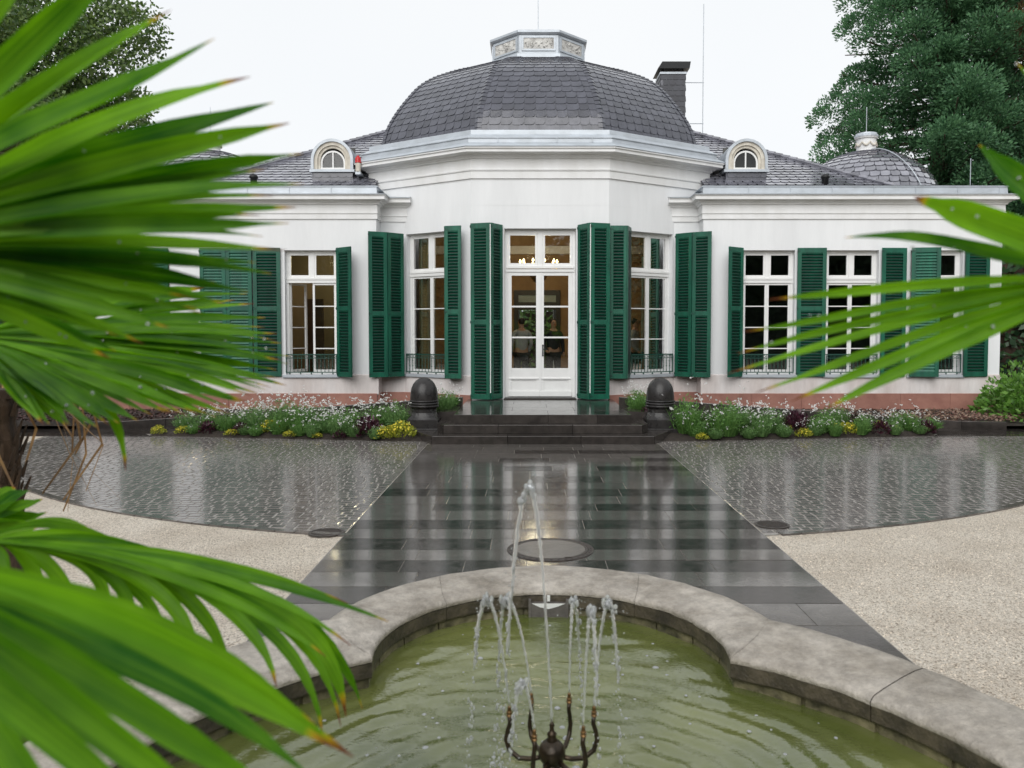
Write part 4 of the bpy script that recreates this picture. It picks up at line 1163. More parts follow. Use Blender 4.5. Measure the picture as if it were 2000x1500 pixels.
for k in range(10):
    t = 2*pi*k/10
    MB().lathe((.46*cos(t),20.5+.46*sin(t),3.60), [(.006,0),(.028,.03),(.028,.05),(.004,.10)], 8).build('bulb', M['bulb'], cd_, smooth=True)
ld = bpy.data.lights.new('chandelier_light','POINT'); ld.energy = 120; ld.color = (1,.80,.54); ld.shadow_soft_size = .3
lo = bpy.data.objects.new('chandelier_light', ld); COL.objects.link(lo); lo.parent = cd_; lo.location = (0,0,.62)
# ceiling lamp in left room
lp = thing('pendant_lamp', 'small lit ceiling lamp seen through the open left window', 'lamp', (-5.0,20.4,3.9))
MB().lathe((-5.0,20.4,3.85), [(.02,.06),(.13,.05),(.14,0),(.12,-.03),(.02,-.05)], 16).build('lamp_bowl', M['bulb'], lp, smooth=True)
MB().tube([(-5,20.4,3.9),(-5,20.4,4.3)], .01, 5).build('lamp_rod', M['white'], lp)
ld = bpy.data.lights.new('pendant_light','POINT'); ld.energy = 18; ld.color = (1,.8,.5); ld.shadow_soft_size = .2
lo = bpy.data.objects.new('pendant_light', ld); COL.objects.link(lo); lo.parent = lp; lo.location = (0,0,-.25)

# ---- two guests in the hall
def skinned(name, parent, joints, edges, mat_, root=0, sub=2):
    me = bpy.data.meshes.new(name); me.from_pydata([j[0] for j in joints], edges, []); me.materials.append(mat_)
    ob = bpy.data.objects.new(name, me); COL.objects.link(ob); ob.parent = parent
    sk = ob.modifiers.new('skin','SKIN'); sk.use_smooth_shade = True
    for i, j in enumerate(joints):
        r = j[1]; me.skin_vertices[0].data[i].radius = r if isinstance(r, tuple) else (r, r)
    me.skin_vertices[0].data[root].use_root = True
    ss = ob.modifiers.new('sub','SUBSURF'); ss.levels = sub; ss.render_levels = sub
    return ob
def person(label, loc, rot, top, legs_, lean=0.0, arm=0):
    p = thing('person', label, 'person', loc); p.rotation_euler = (0,0,rot)
    J = [((0,0,.93),(.15,.11)),((0,.0,1.12),(.145,.10)),((0,.01,1.32),(.17,.11)),((0,0,1.44),(.10,.085)),((0,-.01,1.52),(.055,.055)),((0,-.02,1.58),(.07,.08)),((0,-.03,1.66),(.078,.095)),((0,-.02,1.73),(.06,.075)),
         ((-.19,0,1.40),.06),((-.25,.02,1.15),.046),((-.22,-.14,.95),.036),((-.20,-.22,.93),(.022,.04)),
         ((.19,0,1.40),.06),((.26,.02,1.14),.046),((.24,-.08+.0*arm,.90),.036),((.23,-.11,.82),(.022,.04)),
         ((-.10,0,.86),.095),((-.11,-.02,.49),.064),((-.12,.03,.09),.042),((-.13,-.12,.035),(.042,.03)),
         ((.10,0,.86),.095),((.12,.0,.49),.064),((.13,.05,.09),.042),((.14,-.10,.035),(.042,.03))]
    E_ = [(0,1),(1,2),(2,3),(3,4),(4,5),(5,6),(6,7),(3,8),(8,9),(9,10),(10,11),(3,12),(12,13),(13,14),(14,15),(0,16),(16,17),(17,18),(18,19),(0,20),(20,21),(21,22),(22,23)]
    skinned('body', p, J, E_, M['skin'])
    g = lambda i, k=1.16: (J[i][0], tuple(k*x for x in (J[i][1] if isinstance(J[i][1],tuple) else (J[i][1],)*2)))
    idx = [0,1,2,3,8,9,10,12,13,14]
    skinned('shirt', p, [g(i) for i in idx], [(0,1),(1,2),(2,3),(3,4),(4,5),(5,6),(3,7),(7,8),(8,9)], top)
    idx = [0,16,17,18,20,21,22]
    skinned('trousers', p, [g(i,1.2) for i in idx], [(0,1),(1,2),(2,3),(0,4),(4,5),(5,6)], legs_)
    skinned('hair', p, [((0,.035,1.60),(.07,.06)),((0,.015,1.70),(.088,.095)),((0,-.02,1.765),(.07,.085))], [(0,1),(1,2)], M['hair'])
    for sx in (-1,1):
        f = MB(); f.ball((sx*.032,-.125,1.675),.011,6,4); ob = f.build('eye', M['hair'], None); ob.parent = p
    f = MB(); f.ball((0,-.13,1.645),.017,6,4,1.4); ob = f.build('nose', M['skin'], None); ob.parent = p
    f = MB(); f.box(-.025,.025,-.118,-.108,1.605,1.613); ob = f.build('mouth', M['red_glass'], None); ob.parent = p
    return p
person('person in pale grey shirt standing inside behind left door leaf', (-.42,19.75,.46), radians(200), M['shirt'], M['navy'])
person('person in dark clothes standing inside behind right door leaf', (.36,20.3,.46), radians(20), M['navy'], M['navy'])
person('person in pale top standing behind the right bay window', (2.33,19.9,.46), radians(70), M['shirt'], M['navy'])

# ================================================================== bollards
rnd = random.Random(2)
for s, side in ((-1,'left'),(1,'right')):
    bx, by = s*2.135, 14.78
    b = thing('bollard', f'black stone bullet-shaped bollard at the {side} end of the steps', 'bollard', (bx,by,0), 'bollards flanking the steps')
    dome_ = [(.252,.60),(.252,.70),(.247,.78),(.228,.87),(.195,.95),(.145,1.01),(.08,1.05),(.01,1.062)]
    MB().lathe((bx,by,0), dome_, 28, cap=False).build('dome_cap', M['basalt'], b, smooth=True)
    MB().lathe((bx,by,0), [(.22,.53),(.262,.535),(.268,.55),(.262,.567),(.252,.57),(.252,.58),(.266,.585),(.270,.598),(.264,.614),(.252,.617),(.252,.628),(.262,.632),(.266,.645),(.260,.657),(.25,.66)], 28, cap=False).build('ring_bands', M['basalt'], b, smooth=True)
    # neck flaring from round into a square foot
    vs, fs = [], []; nseg = 24
    lv = [(.245,.545,0),(.225,.50,0),(.225,.44,.15),(.25,.38,.45),(.275,.34,.8),(.29,.32,1),(.29,.0,1)]
    for r, z, q in lv:
        for k in range(nseg):
            t = 2*pi*k/nseg; c_, s_ = cos(t), sin(t); mxx = max(abs(c_),abs(s_)); rr = r*((1-q)+q/mxx*.97)
            vs.append((bx+rr*c_, by+rr*s_, z))
    for i in range(len(lv)-1):
        for k in range(nseg): fs.append((i*nseg+k,(i+1)*nseg+k,(i+1)*nseg+(k+1)%nseg,i*nseg+(k+1)%nseg))
    MB().add(vs, fs).build('flared_foot', M['basalt'], b)
    MB().box(bx-.33,bx+.33,by-.33,by+.3,.0,.17).build('base_block', M['basalt'], b, bevel=.008)

# ================================================================== fountain
fo = thing('fountain_basin', 'weathered quatrefoil stone fountain basin in the foreground', 'fountain', (FC[0],FC[1],0))
cprof = [(.004,.352),(0,.366),(.012,.378),(.03,.385),(.12,.398),(.26,.412),(.38,.420),(.45,.418),(.50,.405),(.525,.375),(.525,.27),(.50,.26)]
rnd = random.Random(6)
def ring_mesh(prof, part, t0, t1, n, wob=0.0, caps=True):
    mb = MB(); vs=[]; fs=[]; m_ = len(prof)
    for i in range(n+1):
        for (off,z) in prof:
            x, y = basin_pt(part, t0+(t1-t0)*i/n, off/.525)
            w = wob*noise.noise(Vector((x*9,y*9,z*20))) if wob else 0
            vs.append((x+w, y+w*.7, z+w*.8))
    for i in range(n):
        for j in range(m_-1): fs.append((i*m_+j, (i+1)*m_+j, (i+1)*m_+j+1, i*m_+j+1))
    if caps: fs += [tuple(range(m_-1,-1,-1)), tuple(range(n*m_, n*m_+m_))]
    return mb.add(vs, fs)
PARTS = [(0, [-1,-.42,.36,1], 30), (1, [0,.075,.16,.27,.38,.5,.62,.73,.84,.925,1], 60)]
for part, cuts, nt in PARTS:
    for t0, t1 in zip(cuts[:-1],cuts[1:]):
        e = .0005 if part == 0 else .0002
        dz = rnd.uniform(-.0025,.0025)
        ring_mesh([(o_,z+dz) for o_,z in cprof], part, t0+e, t1-e, 16, .006, False).build('coping_stone', M['stone'], fo, smooth=True)
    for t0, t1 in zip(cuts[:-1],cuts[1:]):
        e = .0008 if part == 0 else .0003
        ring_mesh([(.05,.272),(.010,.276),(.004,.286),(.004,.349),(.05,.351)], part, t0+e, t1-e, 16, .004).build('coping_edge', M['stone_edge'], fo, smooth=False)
    ring_mesh([(.045,-.3),(.045,.31),(.46,.31),(.46,-.05)], part, 0 if part else -1, 1, nt).build('basin_wall', M['stone_dark'], fo)
    kk = 11 if part == 0 else 26
    for q in range(kk):
        lo_ = 0 if part else -1
        t0, t1 = lo_+(1-lo_)*q/kk, lo_+(1-lo_)*(q+1)/kk; e = .003 if part == 0 else .0012
        ring_mesh([(.043,.10),(.030,.105),(.028,.270),(.043,.276)], part, t0+e, t1-e, 5, .003).build('wall_stone', M['stone_dark'], fo)
# basin floor
m = MB(); pts = lobed(.1); m.add([(p[0],p[1],-.2) for p in pts], [tuple(range(len(pts)-1,-1,-1))]); m.build('basin_floor', M['stone_dark'], fo)
# overflow niche at the back
ox, oy = FC[0]+.01, FC[1]+1.915
mb = MB(); mb.box(ox-.115,ox-.10,oy-.025,oy+.05,.19,.335); mb.box(ox+.10,ox+.115,oy-.025,oy+.05,.19,.335); mb.box(ox-.10,ox+.10,oy-.02,oy+.04,.18,.315)
mb.build('overflow_plate', M['manhole'], fo)
mb = MB(); mb.add([(ox-.098,oy-.024,.316),(ox+.098,oy-.024,.316),(ox+.05,oy-.024,.296),(ox+.0,oy-.024,.283),(ox-.05,oy-.024,.293)], [(0,4,3,2,1)]); mb.box(ox-.008,ox+.008,oy-.03,oy-.02,.33,.362); mb.build('lime_stain', M['white'], fo)

# water surface with rings and wavelets
m = MB(); pts = lobed(.085, 60)[::-1]; vs=[]; fs=[]
Jc = (-.153, 2.75)
src = [(Jc[0]+r*cos(t), Jc[1]+r*sin(t)) for r, t in ((.30,.3),(.28,1.1),(.30,2.2),(.27,3.2),(.26,4.2),(.28,5.2),(.16,2.9))]
def wz(x, y):
    h = 0
    for i,(sx,sy) in enumerate(src):
        d = hypot(x-sx, y-sy); h += .0034*sin(d*52+i*1.3+2.5*noise.noise(Vector((x*3,y*3,i))))*math.exp(-d*.9)/(1+.6*d)
    h += .0065*noise.noise(Vector((x*3.5,y*8,.3))) + .0050*noise.noise(Vector((x*9,y*18,2.3))) + .002*noise.noise(Vector((x*24,y*40,5)))
    return WATER + h
NR = 110; Np = len(pts)
vs.append((Jc[0],Jc[1],WATER))
for j in range(1,NR+1):
    t = j/NR
    for p in pts:
        x, y = Jc[0]+(p[0]-Jc[0])*t, Jc[1]+(p[1]-Jc[1])*t; vs.append((x,y,wz(x,y)))
for i in range(Np): fs.append((0,1+i,1+(i+1)%Np))
for j in range(NR-1):
    for i in range(Np):
        a, b = 1+j*Np+i, 1+j*Np+(i+1)%Np; fs.append((a,a+Np,b+Np,b))
m.add(vs, fs); tag(m.build('fountain_water', M['pond'], smooth=True), 'murky olive rippled water filling the fountain basin', 'water', kind='structure')
# foam bubbles on the water
m = MB(); rnd = random.Random(3)
for q in range(260):
    r = rnd.uniform(.1,1.5)**1.0; t = rnd.uniform(0,2*pi); x, y = Jc[0]+r*cos(t), Jc[1]+.3+r*sin(t)
    if not in_basin(x, y, -.15): continue
    br = rnd.uniform(.003,.010) if rnd.random() < .85 else rnd.uniform(.010,.018)
    m.lathe((x,y,WATER-.001), [(br,0),(br*.9,br*.3),(br*.5,br*.5),(br*.05,br*.55)], 8, cap=False)
tag(m.build('foam_bubbles', M['jet'], smooth=True), 'small white bubbles floating on the fountain water', 'bubbles', kind='stuff')

# bronze jet head
jh = thing('jet_candelabra', 'dark bronze six-armed nozzle candelabra standing in the fountain water', 'fountain nozzle', (Jc[0],Jc[1],WATER))
MB().ball((Jc[0],Jc[1],.432),.047,20,12).build('globe', M['bronze'], jh, smooth=True)
MB().lathe((Jc[0],Jc[1],0), [(.034,.15),(.034,.30),(.024,.33),(.024,.36),(.032,.385),(.030,.395)], 14).build('stem', M['bronze'], jh, smooth=True)
MB().lathe((Jc[0],Jc[1],0), [(.018,.472),(.020,.478),(.013,.484),(.016,.493),(.016,.500),(.009,.506),(.007,.522),(.010,.526),(.006,.536),(.003,.540)], 12).build('centre_nozzle', M['bronze'], jh, smooth=True)
tips = []
for a_, zt in ((64,.565),(118,.565),(12,.56),(168,.555),(-48,.56),(-114,.555)):
    t = radians(a_); c_ = (cos(t), sin(t)); R = lambda r, z: (Jc[0]+r*c_[0], Jc[1]+r*c_[1], z)
    pp = [R(.03,.415),R(.07,.402),R(.115,.400),R(.150,.425),R(.162,.46),R(.155,.495),R(.147,.52),R(.15,.545)]
    arm_ = MB().tube(pp, [.009,.009,.009,.009,.0085,.008,.008,.008], 8).build('arm', M['bronze'], jh, smooth=True)
    MB().lathe(R(.15,.543), [(.009,0),(.011,.004),(.008,.009),(.010,.013),(.010,.017),(.007,.020),(.006,.034),(.004,.037)], 10).build('nozzle_tip', M['brass'], arm_)
    tips.append((R(.15,.585), c_))

# ---- water jets
def jet(name, label, p0, apex, end, r0, seed, breakup=.55):
    j = thing(name, label, 'water jet', (p0[0],p0[1],WATER), 'jets of the fountain')
    rr = random.Random(seed); p0, ap, en = Vector(p0), Vector(apex), Vector(end)
    def up(t):   # ballistic rise: horizontal even, vertical decelerating
        p = p0.lerp(ap, t); p.z = ap.z-(ap.z-p0.z)*(1-t)**2; return p
    tz = sqrt(max(.05,(ap.z-en.z)/(ap.z-p0.z)))
    def dn(t):
        p = ap.lerp(en, t); p.z = ap.z-(ap.z-en.z)*t**2; return p
    n = 60; mb = MB()
    pts_ = [up(i/n)+Vector((rr.uniform(-1,1),rr.uniform(-1,1),0))*.0012 for i in range(n+1)]
    rads = [r0*(.42+.75*(i/n)**2+.35*noise.noise(Vector((i*.6,seed,0)))+.12*rr.random()) for i in range(n+1)]
    mb.tube(pts_, rads, 7)
    for q in range(20):      # tumbling crown at the top
        t = rr.uniform(-.2,.24); p = up(1+t) if t < 0 else dn(t)
        p += Vector((rr.gauss(0,.006),rr.gauss(0,.006),rr.gauss(0,.006)))
        mb.ball(p, r0*rr.uniform(.4,1.2), 8, 6, rr.uniform(1.0,2.4))
    m2 = 46; stop = int(m2*breakup)
    pts_ = [dn(i/m2)+Vector((rr.uniform(-1,1),rr.uniform(-1,1),0))*.002 for i in range(stop+1)]
    rads = [r0*(.95-.45*i/stop+.5*noise.noise(Vector((i*.8,seed+3,0)))+.15*rr.random()) for i in range(stop+1)]
    mb.tube(pts_, [max(.0012,x) for x in rads], 7)
    mb.build('strand', M['jet'], j, smooth=True)
    d = MB()
    for q in range(60):
        t = rr.uniform(breakup*.6, 1.0); p = dn(t)+Vector((rr.gauss(0,.005),rr.gauss(0,.005),0)); r_ = rr.uniform(.0018,.0055)
        d.ball(p, r_, 7, 5, rr.uniform(1,2.4))
    for q in range(40):
        p = dn(rr.uniform(0,1))+Vector((rr.gauss(0,.025),rr.gauss(0,.025),0)); d.ball(p, rr.uniform(.001,.003), 6, 4)
    for q in range(9):       # splash where it lands
        p = en+Vector((rr.gauss(0,.02),rr.gauss(0,.02),rr.uniform(0,.03))); d.ball(p, rr.uniform(.002,.006), 7, 5)
    d.build('droplets', M['jet'], j, smooth=True, kind='stuff')
jet('water_jet','tallest central water jet rising from the bronze globe',(Jc[0],Jc[1],.54),(-.232,2.76,1.345),(-.335,2.77,WATER),.0090,1,.72)
J = [('water jet arcing right over the rear right arm',(-.072,2.93,.90),(-.02,3.10,WATER),0),
     ('water jet arcing left over the rear left arm',(-.315,2.90,.915),(-.36,3.02,WATER),1),
     ('rightmost water jet, curving out to the right',(.045,2.78,.945),(.095,2.79,WATER),2),
     ('leftmost water jet, curving out to the left',(-.38,2.78,.955),(-.45,2.79,WATER),3),
     ('water jet rising from the front right arm',(-.028,2.63,.965),(-.005,2.52,WATER),4),
     ('lowest water jet, from the front left arm',(-.255,2.62,.735),(-.31,2.57,WATER),5)]
for lab, ap, en, i in J: jet('water_jet', lab, tips[i][0], ap, en, .0076, 20+i, .6)

# ================================================================== palms
FANS = {
 'A': dict(pk=0.5, h=(-1.249, 1.207, 1.993), n=(0.15, -1, 0.05), L=[((-0.846, 1.039, 2.489), (-1.026, 1.131, 2.317), 0.044), ((-0.837, 1.151, 2.46), (-1.014, 1.173, 2.277), 0.044), ((-0.765, 1.115, 2.375), (-0.977, 1.164, 2.235), 0.044), ((-0.736, 1.179, 2.326), (-0.961, 1.19, 2.199), 0.044), ((-0.648, 1.107, 2.261), (-0.905, 1.153, 2.169), 0.044), ((-0.638, 1.218, 2.245), (-0.915, 1.217, 2.155), 0.044), ((-0.623, 1.276, 2.224), (-0.913, 1.246, 2.142), 0.044), ((-0.585, 1.226, 2.18), (-0.894, 1.234, 2.123), 0.038), ((-0.582, 1.283, 2.148), (-0.894, 1.254, 2.102), 0.034), ((-0.638, 1.28, 2.123), (-0.93, 1.262, 2.089), 0.024), ((-0.551, 1.179, 2.082), (-0.869, 1.208, 2.069), 0.032), ((-0.636, 1.311, 2.087), (-0.933, 1.28, 2.069), 0.024), ((-0.594, 1.288, 2.066), (-0.901, 1.255, 2.057), 0.029), ((-0.635, 1.24, 2.047), (-0.907, 1.211, 2.042), 0.024), ((-0.578, 1.195, 2.029), (-0.886, 1.217, 2.039), 0.027), ((-0.667, 1.355, 2.028), (-0.954, 1.3, 2.037), 0.024), ((-0.611, 1.292, 1.999), (-0.916, 1.267, 2.022), 0.026), ((-0.677, 1.343, 1.985), (-0.95, 1.279, 2.012), 0.024), ((-0.663, 1.379, 1.969), (-0.949, 1.302, 2.005), 0.027), ((-0.746, 1.354, 1.952), (-0.978, 1.27, 1.991), 0.024), ((-0.708, 1.397, 1.94), (-0.978, 1.316, 1.99), 0.028), ((-0.767, 1.305, 1.926), (-0.994, 1.26, 1.977), 0.024), ((-0.742, 1.382, 1.92), (-0.981, 1.286, 1.976), 0.028), ((-0.763, 1.32, 1.91), (-0.981, 1.247, 1.967), 0.024), ((-0.793, 1.412, 1.904), (-1.024, 1.324, 1.969), 0.028), ((-0.882, 1.406, 1.891), (-1.073, 1.327, 1.96), 0.024), ((-0.788, 1.269, 1.878), (-0.99, 1.222, 1.948), 0.028), ((-0.872, 1.281, 1.865), (-1.054, 1.256, 1.941), 0.024), ((-0.842, 1.3, 1.852), (-1.029, 1.25, 1.935), 0.028), ((-0.956, 1.439, 1.838), (-1.091, 1.309, 1.931), 0.024), ((-0.92, 1.348, 1.828), (-1.07, 1.27, 1.923), 0.028)]),
 'B': dict(pk=0.6, h=(-1.61, 2.002, 1.864), n=(0.05, -0.6, 0.8), L=[((-1.308, 2.355, 1.936), (-1.449, 2.171, 1.916), 0.029), ((-1.147, 2.323, 1.997), (-1.376, 2.175, 1.952), 0.045), ((-1.068, 2.251, 1.952), (-1.32, 2.118, 1.93), 0.03), ((-1.014, 2.195, 1.958), (-1.29, 2.093, 1.934), 0.029), ((-0.991, 2.217, 1.975), (-1.281, 2.107, 1.944), 0.03), ((-0.966, 2.199, 1.948), (-1.267, 2.098, 1.93), 0.032), ((-0.92, 2.144, 1.91), (-1.238, 2.07, 1.911), 0.029), ((-0.928, 2.166, 1.885), (-1.254, 2.101, 1.898), 0.03), ((-0.879, 2.107, 1.868), (-1.209, 2.042, 1.889), 0.034), ((-0.871, 2.073, 1.851), (-1.199, 2.018, 1.88), 0.026), ((-0.856, 2.071, 1.844), (-1.209, 2.055, 1.877), 0.032), ((-0.853, 2.013, 1.828), (-1.202, 2.024, 1.867), 0.033), ((-0.824, 2.034, 1.812), (-1.189, 2.038, 1.859), 0.029), ((-0.844, 2.026, 1.803), (-1.19, 2.012, 1.854), 0.028), ((-0.819, 1.999, 1.794), (-1.183, 2.019, 1.849), 0.034), ((-0.853, 2.011, 1.78), (-1.203, 2.024, 1.841), 0.028), ((-0.824, 1.962, 1.76), (-1.17, 1.971, 1.83), 0.028), ((-0.841, 1.984, 1.746), (-1.191, 2.004, 1.822), 0.03), ((-0.806, 1.94, 1.745), (-1.17, 1.985, 1.821), 0.033), ((-0.839, 1.928, 1.741), (-1.184, 1.972, 1.817), 0.027), ((-0.844, 1.912, 1.736), (-1.184, 1.958, 1.814), 0.029), ((-0.859, 1.903, 1.728), (-1.187, 1.944, 1.809), 0.029), ((-0.864, 1.883, 1.722), (-1.189, 1.937, 1.805), 0.034), ((-0.878, 1.87, 1.713), (-1.194, 1.925, 1.799), 0.03), ((-0.883, 1.855, 1.713), (-1.193, 1.911, 1.799), 0.035), ((-0.892, 1.815, 1.701), (-1.207, 1.912, 1.789), 0.028), ((-0.895, 1.819, 1.689), (-1.203, 1.902, 1.783), 0.029), ((-0.925, 1.81, 1.683), (-1.231, 1.918, 1.777), 0.033), ((-0.925, 1.798, 1.687), (-1.214, 1.882, 1.78), 0.035), ((-0.949, 1.777, 1.692), (-1.246, 1.905, 1.78), 0.031), ((-0.967, 1.77, 1.687), (-1.251, 1.893, 1.777), 0.028), ((-0.991, 1.766, 1.696), (-1.271, 1.901, 1.78), 0.027), ((-0.997, 1.742, 1.698), (-1.273, 1.888, 1.78), 0.031), ((-1.036, 1.746, 1.694), (-1.296, 1.89, 1.777), 0.028), ((-1.058, 1.728, 1.684), (-1.302, 1.868, 1.77), 0.034), ((-1.088, 1.708, 1.68), (-1.306, 1.835, 1.768), 0.034), ((-1.113, 1.713, 1.677), (-1.338, 1.867, 1.764), 0.028), ((-1.112, 1.666, 1.677), (-1.325, 1.82, 1.763), 0.029), ((-1.151, 1.699, 1.672), (-1.351, 1.842, 1.76), 0.034), ((-1.211, 1.734, 1.67), (-1.394, 1.874, 1.758), 0.032), ((-1.184, 1.692, 1.679), (-1.376, 1.848, 1.763), 0.034), ((-1.229, 1.7, 1.679), (-1.4, 1.847, 1.762), 0.029), ((-1.236, 1.692, 1.679), (-1.418, 1.864, 1.76), 0.027), ((-1.113, 1.779, 1.568), (-1.166, 1.872, 1.788), 0.034)]),
 'C': dict(pk=0.45, h=(-1.405, 1.732, 1.422), n=(0.05, -0.6, 0.8), L=[((-1.297, 1.981, 1.388), (-1.351, 1.884, 1.455), 0.028), ((-1.232, 1.95, 1.376), (-1.317, 1.866, 1.453), 0.028), ((-1.168, 1.929, 1.347), (-1.24, 1.853, 1.438), 0.028), ((-1.104, 1.879, 1.355), (-1.201, 1.823, 1.434), 0.028), ((-1.006, 1.848, 1.333), (-1.157, 1.805, 1.432), 0.028), ((-0.617, 1.726, 1.293), (-0.945, 1.732, 1.417), 0.028), ((-0.521, 1.675, 1.271), (-0.89, 1.701, 1.408), 0.026), ((-0.589, 1.624, 1.24), (-0.868, 1.672, 1.416), 0.026), ((-0.635, 1.603, 1.227), (-0.895, 1.659, 1.409), 0.026), ((-0.607, 1.815, 1.022), (-0.653, 1.79, 1.362), 0.033), ((-0.629, 1.748, 1.035), (-0.666, 1.75, 1.373), 0.05), ((-0.633, 1.715, 1.029), (-0.705, 1.73, 1.378), 0.033), ((-0.659, 1.665, 1.038), (-0.707, 1.7, 1.381), 0.033), ((-0.739, 1.62, 1.157), (-0.794, 1.671, 1.406), 0.033), ((-0.863, 1.719, 1.127), (-0.902, 1.732, 1.411), 0.033), ((-0.902, 1.641, 1.18), (-0.936, 1.684, 1.413), 0.033), ((-1.015, 1.754, 1.158), (-1.042, 1.752, 1.417), 0.03), ((-1.07, 1.723, 1.221), (-1.074, 1.732, 1.422), 0.03), ((-1.142, 1.757, 1.224), (-1.147, 1.752, 1.428), 0.03), ((-1.197, 1.724, 1.225), (-1.208, 1.732, 1.422), 0.03), ((-1.282, 1.757, 1.236), (-1.285, 1.752, 1.428), 0.03), ((-1.328, 1.724, 1.236), (-1.339, 1.733, 1.433), 0.03)]),
 'D': dict(pk=0.45, h=(-0.939, 0.841, 1.652), n=(-0.1, -0.65, 0.75), L=[((-0.466, 1.076, 1.301), (-0.72, 0.987, 1.545), 0.036), ((-0.479, 1.028, 1.338), (-0.73, 0.956, 1.531), 0.036), ((-0.495, 0.977, 1.327), (-0.72, 0.925, 1.512), 0.038), ((-0.511, 0.927, 1.324), (-0.727, 0.895, 1.501), 0.038), ((-0.547, 0.877, 1.325), (-0.733, 0.864, 1.485), 0.038), ((-0.593, 0.827, 1.323), (-0.747, 0.834, 1.483), 0.038), ((-0.673, 0.825, 1.286), (-0.779, 0.833, 1.472), 0.038), ((-0.526, 1.175, 1.278), (-0.783, 1.047, 1.559), 0.036)]),
 'G': dict(pk=0.45, h=(-1.666, 2.08, 1.359), n=(0, -0.8, 0.6), L=[((-1.525, 2.181, 1.389), (-1.591, 2.135, 1.381), 0.05), ((-1.547, 2.202, 1.42), (-1.595, 2.135, 1.4), 0.05), ((-1.6, 2.233, 1.437), (-1.621, 2.147, 1.41), 0.05), ((-1.673, 2.283, 1.439), (-1.676, 2.196, 1.405), 0.05), ((-1.716, 2.283, 1.436), (-1.688, 2.181, 1.406), 0.05), ((-1.519, 2.13, 1.36), (-1.592, 2.116, 1.363), 0.05)]),
 'E': dict(pk=0.42, h=(0.701, 1.305, 1.959), n=(-0.1, -1, 0.1), L=[((0.602, 1.422, 2.333), (0.643, 1.358, 2.168), 0.04), ((0.511, 1.365, 2.18), (0.589, 1.324, 2.086), 0.045), ((0.333, 1.21, 2.069), (0.496, 1.26, 2.033), 0.05), ((0.251, 1.258, 2.015), (0.458, 1.295, 2.005), 0.03), ((0.149, 1.304, 1.923), (0.391, 1.292, 1.955), 0.018), ((0.117, 1.331, 1.872), (0.388, 1.331, 1.93), 0.016), ((0.113, 1.35, 1.836), (0.39, 1.345, 1.912), 0.016), ((0.098, 1.358, 1.802), (0.381, 1.345, 1.894), 0.018), ((0.153, 1.387, 1.768), (0.414, 1.359, 1.876), 0.018), ((0.217, 1.396, 1.753), (0.432, 1.331, 1.867), 0.021), ((0.26, 1.356, 1.743), (0.465, 1.336, 1.858), 0.024)]),
}

def bez(a, b, c, t): return a*(1-t)**2 + b*2*t*(1-t) + c*t*t
def leaflet(parent, h, c, tip, w, n, seed, nseg=16, pk=.45):
    r_ = random.Random(seed)
    h, c, tip, n = Vector(h), Vector(c), Vector(tip), Vector(n).normalized()
    vs, at, ac_ = [], [], []
    tw = r_.uniform(-.9,.9); kink = r_.uniform(-.012,.012)
    for i in range(nseg+1):
        t = i/nseg; p = bez(h, c, tip, t); q = bez(h, c, tip, min(1,t+.02)) - bez(h, c, tip, max(0,t-.02))
        q.normalize()
        sd = q.cross(n)
        if sd.length < 1e-4: sd = q.cross(Vector((0,0,1)))
        sd.normalize(); nn_ = sd.cross(q).normalized()
        a = tw*t; sd2 = sd*cos(a)+nn_*sin(a); n2 = nn_*cos(a)-sd*sin(a)
        if t < pk: ww = w*(t/pk)**.9
        else: ww = w*(1-.25*(t-pk)/(1-pk))*(1-max(0,(t-.72)/.28)**1.5)
        ww = max(ww, .0012)
        if .86 < t < .97: ww *= 1+.18*sin((t-.86)*40+seed)
        p = p + n2*kink*sin(pi*t*2)
        fold = .46*ww*(1-.5*t)
        vs += [p-sd2*ww*.5+n2*fold, p-n2*fold*.4, p+sd2*ww*.5+n2*fold]; at += [t]*3; ac_ += [seed*3.7-1, seed*3.7, seed*3.7+1]
    fs = []
    for i in range(nseg):
        fs += [(i*3,i*3+1,i*3+4,i*3+3),(i*3+1,i*3+2,i*3+5,i*3+4)]
    mb = MB(); mb.add(vs, fs); return mb.build('leaflet', M['palm'], parent, smooth=True, attr={'along': at, 'across': ac_})

